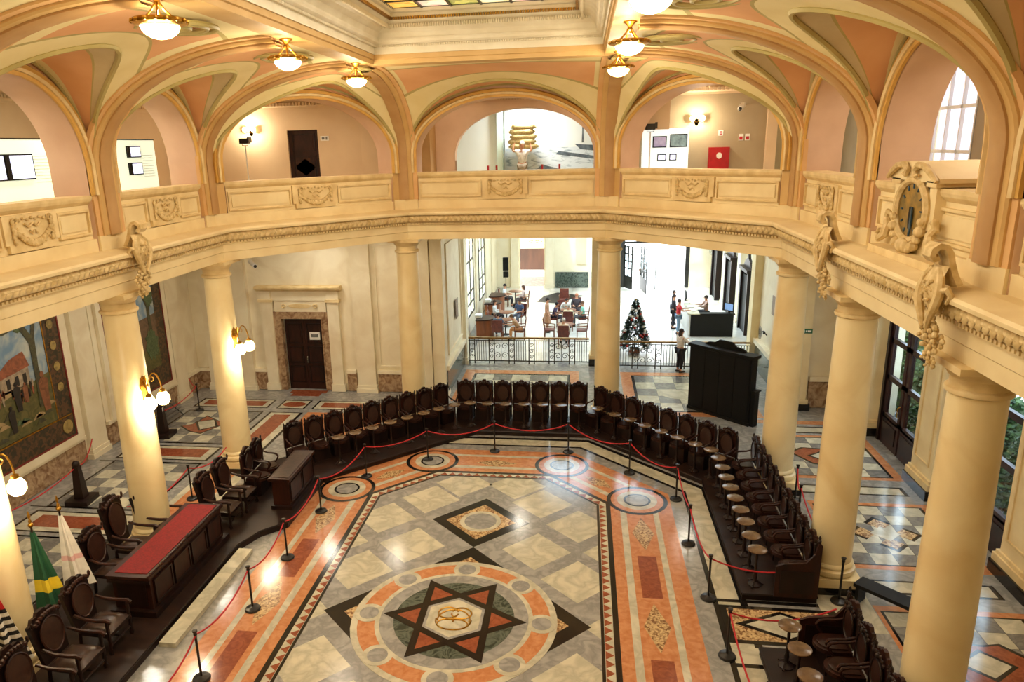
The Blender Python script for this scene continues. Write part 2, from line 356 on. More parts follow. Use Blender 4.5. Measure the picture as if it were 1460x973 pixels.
# aisle pavements
def tiles(x0, x1, y0, y1, t, ma, mb_, lev=1.2, only=None):
    nx, ny = max(1, round((x1-x0)/t)), max(1, round((y1-y0)/t)); dx, dy = (x1-x0)/nx, (y1-y0)/ny
    me = [mesh(MB().b2(-dx/2+.004,dx/2-.004,-dy/2+.004,dy/2-.004,-.02,.0022*lev), q, 'tile', False) for q in (ma, mb_)]
    for i in range(nx):
        for j in range(ny):
            o = obj('marble_tile', me[(i+j) % 2], None, FLOOR); o.location = (x0+dx*(i+.5), y0+dy*(j+.5), 0)
for k, yc in enumerate((20.5, 16.12, 11.75)):            # right aisle bays
    y0, y1 = yc-1.33, yc+1.33
    slab('orange_frame', rect(8.02,10.85,y0-.2,y1+.2), ORANGEM, .6); slab('black_frame', rect(8.1,10.62,y0-.04,y1+.04), BLACKMB, .9)
    tiles(8.15, 10.55, y0, y1, .46, GREYD, WHITEM)
    if k == 1:
        for dx, dy in ((0,.5),(0,-.5),(.5,0),(-.5,0)):
            slab('black_lozenge', diamond((9.3+dx*1.0, yc+dy), .3), BLACKMB, 2); slab('breccia_square', diamond((9.3+dx*.9, yc+dy*.86), .25), BRECCIA, 3)
        slab('cream_square', diamond((9.3, yc), .33), WHITEM, 4)
    else:
        c = (9.3, yc-.05)
        pts = [(-.95,.25),(-.5,.62),(.2,.55),(.5,.62),(.95,.1),(.62,-.3),(.2,-.62),(-.5,-.55)]
        slab('black_motif', [(c[0]+x, c[1]+y) for x, y in pts], BLACKMB, 2); slab('red_motif', [(c[0]+x*.9, c[1]+y*.9) for x, y in pts], REDM, 3)
        slab('black_motif', [(c[0]+x, c[1]+y) for x, y in ((-.5,.0),(.05,.42),(.5,.0),(-.02,-.42))], BLACKMB, 4); slab('white_motif', [(c[0]+x, c[1]+y) for x, y in ((-.4,.0),(.05,.33),(.4,.0),(-.02,-.33))], WHITEM, 5)
    if k < 2: slab('black_frame', rect(7.95,10.6,yc-2.42,yc-1.93), BLACKMB, 1); slab('cream_panel', rect(8.05,10.5,yc-2.36,yc-1.99), WHITEM, 2)
slab('black_frame', rect(8.1,10.6,22.2,22.75), BLACKMB, 1); slab('cream_panel', rect(8.2,10.5,22.27,22.68), WHITEM, 2); slab('orange_strip', rect(8.0,10.8,22.95,23.25), ORANGEM, 1)
for k, yc in enumerate((21.35, 17.0, 12.65)):            # left aisle bays
    slab('black_frame', rect(-11.45,-8.65,yc-1.45,yc+1.5), BLACKMB, .7); slab('grey_slab', rect(-11.38,-8.72,yc-1.38,yc+1.43), GREYD, 1)
    tiles(-11.3, -8.8, yc-1.3, yc+1.35, .5, GREYD, WHITEM, 1.4)
    c = (-10.1, yc+.05)
    if k == 0:
        pts = [(-.75,-.1),(-.45,.1),(-.35,.85),(0,.6),(.62,.2),(.5,0),(.2,-.65),(-.25,-.5)]
        slab('black_motif', [(c[0]+x*1.1, c[1]+y*1.1) for x, y in pts], BLACKMB, 2); slab('red_motif', [(c[0]+x, c[1]+y) for x, y in pts], REDM, 3)
        slab('black_motif', [(c[0]-.5,c[1]+.3),(c[0]+.07,c[1]+.62),(c[0]+.5,c[1]-.04),(c[0]+.02,c[1]-.45)], BLACKMB, 4); slab('white_motif', [(c[0]-.4,c[1]+.29),(c[0]+.07,c[1]+.52),(c[0]+.4,c[1]-.03),(c[0]+.02,c[1]-.35)], WHITEM, 5)
    yb = yc-2.17
    slab('black_frame', rect(-11.55,-8.6,yb-.52,yb+.52), BLACKMB, .7); slab('cream_frame', rect(-11.47,-8.68,yb-.46,yb+.46), WHITEM, 1.2); slab('red_panel', rect(-11.2,-8.92,yb-.28,yb+.3), REDM, 2)
    slab('black_line', rect(-11.9,-8.4,yb-.75,yb-.7), BLACKMB, .7); slab('black_line', rect(-11.9,-8.4,yb+.7,yb+.75), BLACKMB, .7)
for x0, x1, m in ((-11.5,-8.68,0),(-8.36,-7.3,1),(-7.05,-3.6,0)):   # slabs along the door wall
    slab('black_frame', rect(x0,x1,23.2,24.1), BLACKMB, .7); slab('cream_frame', rect(x0+.07,x1-.07,23.27,24.03), WHITEM, 1.2)
    if m: slab('red_disc', [(-7.83+.42*cos(PI*k/14), 23.65+.26*sin(PI*k/14)) for k in range(28)], REDM, 2)
    else: slab('red_panel', rect(x0+.26,x1-.26,23.4,23.9), REDM, 2)
slab('black_frame', rect(-8.42,-7.2,18.7,22.85), BLACKMB, .7); slab('cream_frame', rect(-8.34,-7.3,18.78,22.78), WHITEM, 1.2); slab('red_panel', rect(-8.16,-7.55,19.0,22.6), REDM, 2)
slab('orange_panel', rect(-7.05,-4.2,20.9,22.9), ORANGEM, 1)
slab('cream_strip', rect(-8.3,-7.0,14.5,18.5), WHITEM, 1); slab('orange_strip', rect(-8.1,-7.3,14.6,18.2), ORANGEM, 2)
# pavement of the passage to the lobby
slab('orange_frame', rect(-2.25,2.3,24.4,28.2), ORANGEM, .8); slab('black_frame', rect(-1.85,1.95,24.6,27.75), BLACKMB, 1); tiles(-1.75, 1.85, 24.7, 27.6, .75, GREYD, WHITEM, 1.6)
slab('orange_frame', rect(3.9,8.3,23.4,28.2), ORANGEM, .8); slab('black_frame', rect(4.3,8.1,23.8,27.8), BLACKMB, 1); tiles(4.4, 8.0, 23.9, 27.7, .75, GREYD, WHITEM, 1.6)
slab('white_disc', [(6.0+.75*cos(PI*k/14), 25.6+.5*sin(PI*k/14)) for k in range(28)], WHITEM, 2.2)
LOBF = mat('pale_lobby_marble', (214, 208, 196), (196, 190, 178), 1.2, .22)
tiles(-2.4, 10.2, 29.6, 46.4, 1.4, LOBF, mat('pale_lobby_marble_light', (222, 217, 206), (208, 202, 190), 1.2, .22), .8)
slab('floor_mat', [(-.2,41.6),(1.0,41.2),(2.4,43.4),(.9,44.4),(.1,43.2)], BLACKW, 4)
# door mat
slab('door_mat', [(-8.5,24.9),(-8.35,24.9),(-8.35,24.56),(-7.25,24.56),(-7.25,24.9),(-7.1,24.9),(-7.1,25.2),(-8.5,25.2)], REDM, 5)
# ---------------------------------------------------------------- columns
def column_parts(root):
    b = MB(); b.box((0,0,.075), (1.02,1.02,.15)); obj('base_block', b, BLACKMB, root, label='black marble foot block')
    b = MB(); b.box((0,0,.24), (.98,.98,.18)); obj('plinth', b, COLM, root)
    b = MB(); b.lathe([(.42,.33),(.47,.36),(.485,.41),(.47,.46),(.43,.48),(.42,.5),(.44,.53),(.43,.57),(.40,.6)], 32); obj('torus_base', b, COLM, root)
    b = MB(); b.lathe([(.395-.055*max(0,(k/10-.25)/.75)**1.3, .6+5.0*k/10) for k in range(11)], 40); obj('shaft', b, COLM, root)
    b = MB(); b.lathe([(.345,5.58),(.385,5.60),(.395,5.63),(.385,5.66),(.345,5.68)], 36); obj('astragal', b, CREAM2, root)
    b = MB(); b.lathe([(.342,5.67),(.345,5.8),(.37,5.82),(.44,5.92),(.45,5.94)], 36); b.box((0,0,5.985), (.98,.98,.09)); obj('capital', b, CREAM2, root)
names = {0:'left aisle column nearest the camera, mostly out of the picture', 1:'left column beside the flags, third from the far end of its row', 2:'left column behind the red-topped desk, lit by a wall lamp', 3:'left column at the near end of the diagonal seats, lit by a lamp',
         4:'far column left of the lobby opening, in front of cream panelling', 5:'far column right of the lobby railing, standing before the Christmas tree', 6:'right column beside the black cabinet at the end of the diagonal seats',
         7:'right column at the near end of the long seat row', 8:'big right column nearest the camera beside the clock ornament', 9:'right column behind the frame edge beside the camera'}
col0 = None
for i, (x, y) in enumerate(COLS):
    if i in (0, 9): continue
    if col0 is None: col0 = thing('column', '', 'column', group='round cream columns around the hall'); column_parts(col0); c = col0
    else: c = copy_tree(col0)
    c.location = (x, y, 0); c['label'] = names[i]

# ---------------------------------------------------------------- entablature running round the hall
TR = struct('trim_1')
obj('architrave', MB().sweep([(-.4,6.03),(.34,6.03),(.34,6.25),(.37,6.27),(.37,6.46),(.4,6.49),(.4,6.55),(-.4,6.55)], PATH), CREAM, TR, smooth=False)
obj('frieze', MB().sweep([(-.4,6.55),(.42,6.55),(.5,6.59),(.54,6.63),(.57,6.70),(.55,6.77),(.5,6.79),(-.4,6.79)], PATH), CREAM2, TR, smooth=True)
obj('cornice_lip', MB().sweep([(-.4,6.79),(.62,6.79),(.66,6.81),(.67,6.86),(.64,6.9),(.3,6.95),(-.4,6.95)], PATH), CREAM, TR, smooth=False)
leaf = MB(); dent = MB()
for i in range(9):
    p, q = CP[i], CP[i+1]; u = (q-p).normalized(); n = NRM[i]
    off = lambda j, d: (1 if j else 0)
    s0 = (MIT[i]*.55).dot(u); s1 = (q-p).length+(MIT[i+1]*.55).dot(u); N = int((s1-s0)/.15)
    for k in range(N):          # braided leaves on the torus
        s = s0+(k+.5)*(s1-s0)/N
        for sg in (0, 1):
            pts = []
            for a in range(7):
                t = 2*PI*a/7; ds, dz = .085*cos(t), .052*sin(t)*(1-.25*cos(t)); r = .7 if sg == 0 else -.7
                ss, zz = ds*cos(r)-dz*sin(r), ds*sin(r)+dz*cos(r); pts.append((s+ss, 6.655+.055*sg+zz))
            base = [p+u*a_+n*(.545+.02*(1-abs(z_-6.68)/.1)) for a_, z_ in pts]; m0 = p+u*s+n*.6
            leaf.add([(v.x,v.y,z_) for v, (a_, z_) in zip(base, pts)]+[(m0.x,m0.y,6.655+.055*sg)], [(a, (a+1)%7, 7) for a in range(7)])
    N = int((s1-s0)/.09)
    for k in range(N): c = p+u*(s0+(k+.5)*(s1-s0)/N)+n*.43; dent.box((c.x,c.y,6.525), (.05,.06,.05), math.atan2(u.y,u.x))
obj('leaf_braid', leaf, CARVE, TR, kind='stuff'); obj('dentil_row', dent, CREAM2, TR, kind='stuff', smooth=False)

# ---------------------------------------------------------------- gallery floor (its underside is the aisle ceiling)
GF = struct('floor.001')
def outp(i):
    x, y = COLS[i]; return Vector({0:(-12.4,y),1:(-12.4,y),2:(-12.4,y),3:(-12.4,y),4:(x,28.6),5:(x,28.6),6:(11.4,y),7:(11.4,y),8:(11.4,y),9:(11.4,y)}[i])
for i in range(9):
    a, b = CP[i]-MIT[i]*.35, CP[i+1]-MIT[i+1]*.35; poly = [tuple(a), tuple(b), tuple(outp(i+1)), tuple(outp(i))]
    if i == 3: poly = [tuple(a), tuple(b), (-A1,25.7), (-12.4,25.7), (-12.4,Y2)]
    if i == 5: poly = [tuple(a), tuple(b), (11.4,Y2), (11.4,28.6), (A1,28.6)]
    obj('gallery_slab', MB().prism(poly, 6.1, 6.92), CREAM, GF, smooth=False)

# ---------------------------------------------------------------- gallery parapets, arches, ribs and vaults
ZS, ZT, RISE = 8.6, 10.85, 1.95
RX, RY = 3.3, 19.35
RING = [(-RX,Y2-3*BAY),(-RX,Y2-2*BAY),(-RX,Y2-BAY),(-RX,Y2),(-RX+.06,RY),(RX-.06,RY),(RX,Y2),(RX,Y2-BAY),(RX,Y2-2*BAY),(RX,Y2-3*BAY)]
ARCH = struct('wall_gallery'); CEIL = struct('ceiling')
baynames = ['beside the camera on the left', 'at the left picture edge over the near painting', 'in the narrow left bay over the second painting', 'in the left diagonal bay below the gallery door',
            'in the straight far bay below the sack carrier', 'in the right diagonal bay below the red box', 'in the narrow right bay left of the clock', 'behind the clock', 'beside the camera on the right']
def garland(w, h):          # shell-edged garland relief, hanging in the x,z plane, facing -y
    b = MB()
    pts = [(-w/2+w*k/24, -.0, h*.12-h*.42*(1-(2*k/24-1)**2)) for k in range(25)]
    for j in range(16):
        t = (j+.5)/16; x = -w*.46+w*.92*t; z = h*.1-h*.46*(1-(2*t-1)**2); b.ball((x,-.03,z), .045+.022*(1-abs(2*t-1)), 7, 5, (1,.7,1.1)); b.ball((x+.02,-.05,z+.04*(-1)**j), .03, 6, 4)
    for sx in (-1, 1):
        for j in range(6): b.ball((sx*(w*.47+.01*(-1)**j),-.03,h*.34-h*.12*j), .04+.01*(j%2), 7, 5, (1.1,.7,1.2))
        b.tube([(sx*w*.42+sx*.07*cos(a*.5)*(1-a*.06),-.04,h*.36+.07*sin(a*.5)*(1-a*.06)) for a in range(12)], .018, 5)
    for j in range(9): b.ball((-w*.4+w*.1*j,-.02,h*.42-.025*(j%2)), .035, 6, 4, (1.2,.7,.8))
    b.tube([(-.2*w+.4*w*k/14,-.03,h*.2+.05*h*cos(k*.9)) for k in range(15)], .02, 5)
    b.tube([(-.1*w+.2*w*k/10,-.03,-.02*h+.03*cos(k)) for k in range(11)], .016, 5)
    return b
def arch_pts(L, n=32):
    hw = .47; half = L/2-hw; rise = min(half, 1.62); z0 = 10.2-rise
    return [(L/2-half*cos(PI*k/n), z0+rise*sin(PI*k/n)) for k in range(n+1)], z0, half
for i in range(9):
    p, q = CP[i], CP[i+1]; L = (q-p).length; u = (q-p)/L; n = NRM[i]; vis = i in (1,2,3,4,5,6,7)
    P = lambda t, d, z: (p.x+u.x*t+n.x*d, p.y+u.y*t+n.y*d, z)
    rz = math.atan2(u.y, u.x)
    # parapet: local x runs along u, local -y faces the hall
    c = p+u*(L/2)
    pr = struct('wall_parapet', 'cream panelled gallery parapet with carved garland '+baynames[i]); pr.location = (c.x, c.y, 0); pr.rotation_euler = (0, 0, rz)
    hwd = L/2-.44
    obj('parapet_wall', MB().b2(-hwd,hwd,-.02,.3,6.92,7.92), CREAM, pr, smooth=False)
    obj('plinth_course', MB().b2(-hwd,hwd,-.1,.1,6.92,7.2), CREAM, pr, smooth=False)
    cap = MB(); cap.sweep([(-.05,7.86),(-.0,7.86),(.05,7.9),(.1,7.95),(.12,8.0),(.12,8.06),(-.4,8.06),(-.4,7.86)], [((hwd,0),(0,-1)),((-hwd,0),(0,-1))]); obj('coping', cap, CREAM2, pr, smooth=False, fix=True)
    pw = min(.62, hwd*.34) if i != 7 else .0
    for sx in (-1, 1):
        x0, x1 = sorted((sx*(pw+.12), sx*(hwd-.1)))
        b = MB()
        for a0, a1, b0, b1 in ((x0,x1,7.3,7.345),(x0,x1,7.755,7.8),(x0,x0+.045,7.345,7.755),(x1-.045,x1,7.345,7.755)): b.b2(a0,a1,-.075,-.02,b0,b1)
        obj('panel_moulding', b, CREAM2, pr, smooth=False)
        obj('raised_panel', MB().b2(x0+.1,x1-.1,-.045,-.02,7.4,7.7), CREAM, pr, smooth=False)
    if i != 7:
        obj('tablet', MB().vprism([(-pw-.08,7.86),(pw+.08,7.86),(pw+.08,7.36),(pw,7.36),(pw,7.22),(-pw,7.22),(-pw,7.36),(-pw-.08,7.36)], .07, (0,-.02,0)), CREAM2, pr, smooth=False)
        g = garland(pw*1.7, .56); g.v = [(x, y-.09, z+7.56) for x, y, z in g.v]; obj('garland_relief', g, CARVE, pr)
    # wall with its arched opening
    ap, z0, half = arch_pts(L); nn = len(ap)-1
    wl = .5*L-.2
    lun = lambda t: ZS+RISE*sqrt(max(0, 1-((t-L/2)/wl)**2))
    rowsI, rowsO = [P(t,.1,z) for t, z in ap], []
    for k, (t, z) in enumerate(ap): tt = L/2-(wl)*cos(PI*k/nn); rowsO.append(P(tt,.1,ZS+RISE*sin(PI*k/nn)+.02))
    b = MB(); b.strip([rowsI, rowsO]); obj('arch_face', b, MAUVE if i == 4 else PINK, ARCH)
    b = MB(); b.strip([[P(t,-.68,z) for t, z in ap], [P(t,.12,z) for t, z in ap]]); 
    for e in (0, nn): t = ap[e][0]; b.strip([[P(t,-.68,6.95),P(t,.12,6.95)],[P(t,-.68,ap[e][1]),P(t,.12,ap[e][1])]])
    obj('arch_soffit', b, MAUVE, ARCH)
    b = MB(); b.strip([[P(t,-.68,z) for t, z in ap], [P(L*k/nn,-.68,10.95) for k in range(nn+1)]])
    for e, tt in ((0,0),(nn,L)): b.strip([[P(ap[e][0],-.68,6.95),P(tt,-.68,6.95)],[P(ap[e][0],-.68,ap[e][1]),P(tt,-.68,10.95)]])
    obj('arch_back', b, GALW, ARCH)
    # archivolt mouldings
    full = [(ap[0][0], 8.06+(ap[0][1]-8.06)*k/3) for k in range(3)]+ap+[(ap[-1][0], ap[-1][1]-(ap[-1][1]-8.06)*k/3) for k in range(1,4)]
    def offs(o):
        out = []
        for t, z in full:
            if z <= z0+1e-6: out.append((L/2+math.copysign(half+o, t-L/2), z))
            else:
                rise = 10.2-z0; dx, dz = (t-L/2)/half**2, (z-z0)/rise**2; l = sqrt(dx*dx+dz*dz); out.append((t+dx/l*o, z+dz/l*o))
        return out
    for nm, m, prof in (('archivolt_fillet', OCHRE, [(0,.1),(0,.17),(.07,.17),(.07,.1)]),('archivolt_band', CREAM2, [(.07,.1),(.075,.2),(.13,.22),(.15,.17),(.15,.1)]),('archivolt_edge', OCHRE, [(.15,.1),(.15,.15),(.22,.19),(.25,.15),(.25,.09)])):
        b = MB(); b.strip([[P(t,d,z) for t, z in offs(o)] for o, d in prof]); obj(nm, b, m, ARCH)
    # vault patch
    A, B, A2, B2 = p+MIT[i]*.1, q+MIT[i+1]*.1, Vector(RING[i]), Vector(RING[i+1])
    wn = wl/(L/2)
    def pos(tp, s):
        t = (tp+1)/2; a = A.lerp(B, t); b_ = A2.lerp(B2, t); return a.lerp(b_, s)
    def cov(s): return ZS+(ZT-ZS)*sqrt(max(0, 1-(1-s)**2))
    def sg(tp):
        h = RISE/(ZT-ZS)*sqrt(max(0, 1-(tp/wn)**2)); return 1-sqrt(1-h*h)
    TS = [wn*sin(PI/2*k/22) for k in range(-22, 23)]
    def lrow(v): 
        out = []
        for tp in TS:
            x = pos(tp, sg(tp)*v); out.append((x.x, x.y, ZS+RISE*sqrt(max(0, 1-(tp/wn)**2))))
        return out
    for nm, m, vs in (('lunette_border', PALE, (0,.07,.16)),('lunette_panel', PINK, (.16,.3,.5,.7)),('groin_band', GREEN, (.7,.73)),('groin_band', GREYB, (.73,.86,1.0))):
        b = MB(); b.strip([lrow(v) for v in vs]); obj(nm, b, m, CEIL)
    T2 = sorted(set([-1,1]+[round(x,6) for x in TS]))
    def crow(v):
        out = []
        for tp in T2:
            s0 = sg(tp) if abs(tp) < wn else 0; s = s0+(1-s0)*v; x = pos(tp, s); out.append((x.x, x.y, cov(s)))
        return out
    for nm, m, vs in (('cove_border', PALE, (0,.08,.16,.26)),('cove_line', GREEN, (.26,.29)),('cove_panel', PINK, (.29,.4,.5,.62,.76)),('cove_line', GREEN, (.76,.79)),('cove_border', PALE, (.79,.9,1.0))):
        rows = [crow(v) for v in vs]
        if nm == 'cove_panel':
            side = [j for j, tp in enumerate(T2) if tp <= (-.8 if i == 4 else -.62)]; j0 = side[-1]; j1 = len(T2)-1-j0
            b = MB(); b.strip([r[j0:j1+1] for r in rows]); obj('cove_panel', b, PINK, CEIL)
            for s_ in (slice(0, j0+1), slice(j1, None)): b = MB(); b.strip([r[s_] for r in rows]); obj('cove_border', b, PALE, CEIL)
        else: b = MB(); b.strip(rows); obj(nm, b, m, CEIL)
    b = MB(); b.tube([(x, y, z-.01) for x, y, z in lrow(1.0)], .05, 6); obj('groin_moulding', b, GREEN, CEIL)
    b = MB(); b.tube([(x, y, z-.01) for x, y, z in lrow(.05)], .035, 6); obj('groin_moulding', b, GREEN, CEIL)
    if vis and i != 4:
        x = pos(0, .8); b = MB(); [b.tube([(x.x+r*cos(2*PI*k/32), x.y+r*sin(2*PI*k/32), cov(.8)-.05) for k in range(32)], .04, 6, True) for r in (.62,.46,.2)]; obj('ceiling_rosette', b, GREEN, CEIL)
# piers and ribs over the columns
for i in range(10):
    S = CP[i]+MIT[i]*.1; E = Vector(RING[i]); D = (E-S).length; dr = (E-S)/D; sd_ = Vector((-dr.y, dr.x))
    prv = (CP[i]-CP[i-1]).normalized() if i else (CP[1]-CP[0]).normalized(); nxt = (CP[i+1]-CP[i]).normalized() if i < 9 else prv
    a, b_ = CP[i]-prv*.47, CP[i]+nxt*.47; n0 = NRM[max(0,i-1)]; n1 = NRM[min(8,i)]
    poly = [tuple(a+n0*.11), tuple(CP[i]+MIT[i]*.11), tuple(b_+n1*.11), tuple(b_-n1*.68), tuple(CP[i]-MIT[i]*.68), tuple(a-n0*.68)]
    obj('pier', MB().prism([tuple(a+prv*.015+n0*.105), tuple(CP[i]+MIT[i]*.105), tuple(b_-nxt*.015+n1*.105), tuple(b_-nxt*.015-n1*.66), tuple(CP[i]-MIT[i]*.66), tuple(a+prv*.015-n0*.66)], 7.25, 8.75), TAN, ARCH, smooth=False)
    poly2 = [tuple(a+n0*.16+prv*.012), tuple(CP[i]+MIT[i]*.2), tuple(b_+n1*.16-nxt*.012), tuple(b_-n1*.67-nxt*.012), tuple(a-n0*.67+prv*.012)]
    obj('pier_plinth', MB().prism(poly2, 6.93, 7.25), CREAM, ARCH, smooth=False)
    path = [(0,7.25,1,0),(0,7.9,1,0),(0,ZS,1,0)]
    for k in range(1, 19):
        t = PI/2*k/18; nx, nz = cos(t)*(ZT-ZS), -sin(t)*D; l = sqrt(nx*nx+nz*nz); path.append((D*(1-cos(t)), ZS+(ZT-ZS)*sin(t), nx/l, nz/l))
    for nm, m, prof in (('rib_edge', RIBE, [(-.44,-.05),(-.44,.04),(.44,.04),(.44,-.05)]),('rib_side', TAN, [(-.31,-.02),(-.31,.07),(-.28,.1),(.28,.1),(.31,.07),(.31,-.02)]),('rib_band', TAN2, [(-.17,.05),(-.17,.13),(-.13,.16),(.13,.16),(.17,.13),(.17,.05)])):
        rows = []
        for s, z, nx, nz in path: rows.append([(S.x+dr.x*(s+nx*h)+sd_.x*w_, S.y+dr.y*(s+nx*h)+sd_.y*w_, z+nz*h) for w_, h in prof])
        b = MB(); b.strip(rows); obj(nm, b, m, CEIL)

# ---------------------------------------------------------------- beam ring, coffer and stained-glass skylight
BM = struct('ceiling.001')
cx, cy0, cy1 = 2.85, -.6, 18.95
rp = [((-cx,cy0),(1,1)),((-cx,cy1),(1,-1)),((cx,cy1),(-1,-1)),((cx,cy0),(-1,1)),((-cx,cy0),(1,1))]
def ringbar(nm, m, prof): obj(nm, MB().sweep(prof, rp, False), m, BM, smooth=False, fix=True)
ringbar('beam', TAN, [(-.5,10.83),(0,10.83),(0,10.93),(.03,10.95),(.03,11.06),(-.5,11.06)])
ringbar('beam_frieze', COFFER, [(-.5,11.06),(.06,11.06),(.06,11.22),(.1,11.25),(.1,11.27),(-.5,11.27)])
ringbar('egg_moulding', COFFER, [(-.5,11.27),(.14,11.27),(.2,11.31),(.22,11.36),(.22,11.4),(-.5,11.4)])
ringbar('coffer_cove', COFFER, [(-.5,11.4),(.2,11.4),(.26,11.52),(.36,11.6),(.5,11.64),(.5,11.7),(-.5,11.7)])
ringbar('fluted_cornice', COFFER, [(-.5,11.7),(.52,11.66),(.55,11.68),(.62,11.74),(.62,11.78),(.66,11.8),(.66,11.88),(.74,11.9),(.78,11.96),(-.5,11.96)])
dent = MB(); dent2 = MB(); flu = MB()
for k in range(96):
    x = -cx+.1+(2*cx-.2)*k/95; dent.box((x,cy1-.12,11.24), (.03,.05,.045)); 
    if abs(x) < 2.3: dent2.box((x,cy1-.66,11.77), (.035,.06,.06))
    if abs(x) < 2.5: flu.box((x,cy1-.55,11.62), (.03,.06,.09))
for k in range(300):
    y = cy0+.1+(cy1-cy0-.2)*k/299
    for sx in (-1, 1): dent.box((sx*(cx-.12),y,11.24), (.05,.03,.045)); dent2.box((sx*(cx-.66),y,11.77), (.06,.035,.06)); flu.box((sx*(cx-.55),y,11.62), (.06,.03,.09))
obj('dentil_row', dent, COFFER, BM, kind='stuff', smooth=False); obj('dentil_row', dent2, GOLD, BM, kind='stuff', smooth=False); obj('flute_row', flu, COFFER, BM, kind='stuff', smooth=False)
SKYL = struct('window_1')
gm = [mat('stained_glass_'+nm, c1, c2, 3.2, .2, 0, kind='voronoi', emit=c1, es=SKY_E*.2, lo=.2, hi=.7) for nm, c1, c2 in (('amber', (236,190,90), (200,140,50)),('ivory', (236,226,180), (190,176,120)),('olive', (176,170,84), (120,120,60)),('rose', (220,180,160), (240,224,190)))]
for g in gm:        # panes glow by emission in place of daylight; the roof above is closed
    nt = g.node_tree; b = nt.nodes['Principled BSDF']; nt.links.new(b.inputs['Base Color'].links[0].from_socket, b.inputs['Emission Color'])
x0, x1, y0, y1 = -2.1, 2.1, 0.0, 18.2; nx, ny = 6, 22
for i in range(nx):
    for j in range(ny):
        dx, dy = (x1-x0)/nx, (y1-y0)/ny; c = (x0+dx*(i+.5), y0+dy*(j+.5))
        k = 0 if i in (0, nx-1) else (1 if (i+j) % 3 == 0 else 2 if (i*2+j) % 3 == 1 else 3)
        obj('pane', MB().b2(c[0]-dx/2+.02,c[0]+dx/2-.02,c[1]-dy/2+.02,c[1]+dy/2-.02,11.98,12.0), gm[k], SKYL, smooth=False)
bars = MB()
for i in range(nx+1): obj('glazing_bar', MB().b2(x0+(x1-x0)*i/nx-.025,x0+(x1-x0)*i/nx+.025,y0,y1,11.94,12.02), BLACKIRON, SKYL, smooth=False)
for j in range(ny+1): obj('glazing_bar', MB().b2(x0,x1,y0+(y1-y0)*j/ny-.02,y0+(y1-y0)*j/ny+.02,11.95,12.02), BLACKIRON, SKYL, smooth=False)
for r in ((-13,13.2,-1,-.6),(-13,13.2,19.4,25.7),(-13,-3.2,-.6,19.4),(3.2,13.2,-.6,19.4)): obj('roof_slab', MB().b2(*r,11.98,12.2), CREAM, BM, smooth=False)
obj('roof_slab', MB().b2(-3.2,3.2,-.6,19.4,12.3,12.5), CREAM, BM, smooth=False)

# ---------------------------------------------------------------- gallery rooms
GW = struct('wall_upper')
wall = lambda nm, x0, x1, y0, y1, z0, z1, m, par: obj(nm, MB().b2(x0,x1,y0,y1,z0,z1), m, par, smooth=False)
wall('gallery_wall', -12.7,-12.4,-1,25.7,6.0,12, GALW, GW)
wall('gallery_wall', 11.3,11.6,-1,19.1,6.0,12, GALG, GW); wall('gallery_wall', 11.3,11.6,21.3,28.6,6.0,12, GALG, GW); wall('gallery_wall', 11.3,11.6,19.1,21.3,10.5,12, GALG, GW); wall('gallery_wall', 11.3,11.6,19.1,21.3,6.0,7.3, GALG, GW)
wall('gallery_wall', -12.4,-7.85,25.3,25.6,6.0,12, GALW, GW); wall('gallery_wall', -6.75,-2.6,25.3,25.6,6.0,12, GALW, GW); wall('gallery_wall', -7.85,-6.75,25.3,25.6,9.5,12, GALW, GW); wall('gallery_wall', -7.85,-6.75,25.3,25.6,6.0,6.95, GALW, GW)
wall('gallery_pier', -5.1,-3.9,24.9,25.3,6.9,12, GALW, GW); wall('gallery_pier', -3.0,-2.6,24.3,25.3,6.9,12, TAN2, GW)
wall('gallery_wall', 3.1,8.3,25.3,25.6,6.9,12, GALG, GW); wall('gallery_wall', 8.3,11.4,28.3,28.6,6.0,12, GALG, GW); wall('gallery_pier', 8.1,8.4,25.1,25.5,6.9,12, GALW, GW)
wall('gallery_wall', 3.9,5.0,24.3,24.6,9.15,10.5, GALW, GW)
# arched wall in front of the far mural room
b = MB(); n = 28
for yy, flip in ((25.3,0),(25.6,1)):
    ar = [(.38-2.33*cos(PI*k/n), yy, 8.35+1.62*sin(PI*k/n)**.85) for k in range(n+1)]; to = [(-2.6+5.7*k/n, yy, 12) for k in range(n+1)]
    b.strip([ar, to])
    for x0, x1 in ((-2.6,-1.95),(2.71,3.1)): b.add([(x0,yy,6.9),(x1,yy,6.9),(x1,yy,8.35 if x0 < 0 else 12),(x0,yy,12 if x0 < 0 else 8.35)], [(0,1,2,3)])
obj('mural_arch_wall', b, MAUVE, GW)
b = MB(); b.strip([[(.38-2.33*cos(PI*k/n), y, 8.35+1.62*sin(PI*k/n)**.85) for k in range(n+1)] for y in (25.28,25.62)]); obj('mural_arch_soffit', b, MAUVE, GW)
MW = mat('white_display_wall', (244, 250, 248), (236, 244, 240), .6, .7, )
wall('display_wall', -3.2,-.75,27.6,27.75,6.9,11, MW, GW); wall('display_wall', -.75,-.55,27.4,27.7,6.9,11, mat('pale_green_post', (214,238,226), (206,230,218), 1, .6), GW); wall('mural_room_wall', -3.2,3.6,28.3,28.6,6.0,11.5, MW, GW)
wall('mural_room_wall', 3.3,3.6,25.6,28.6,6.9,11.5, MW, GW); wall('mural_room_wall', -3.4,-3.2,25.6,28.6,6.9,11.5, MW, GW)
GC = struct('ceiling.002')
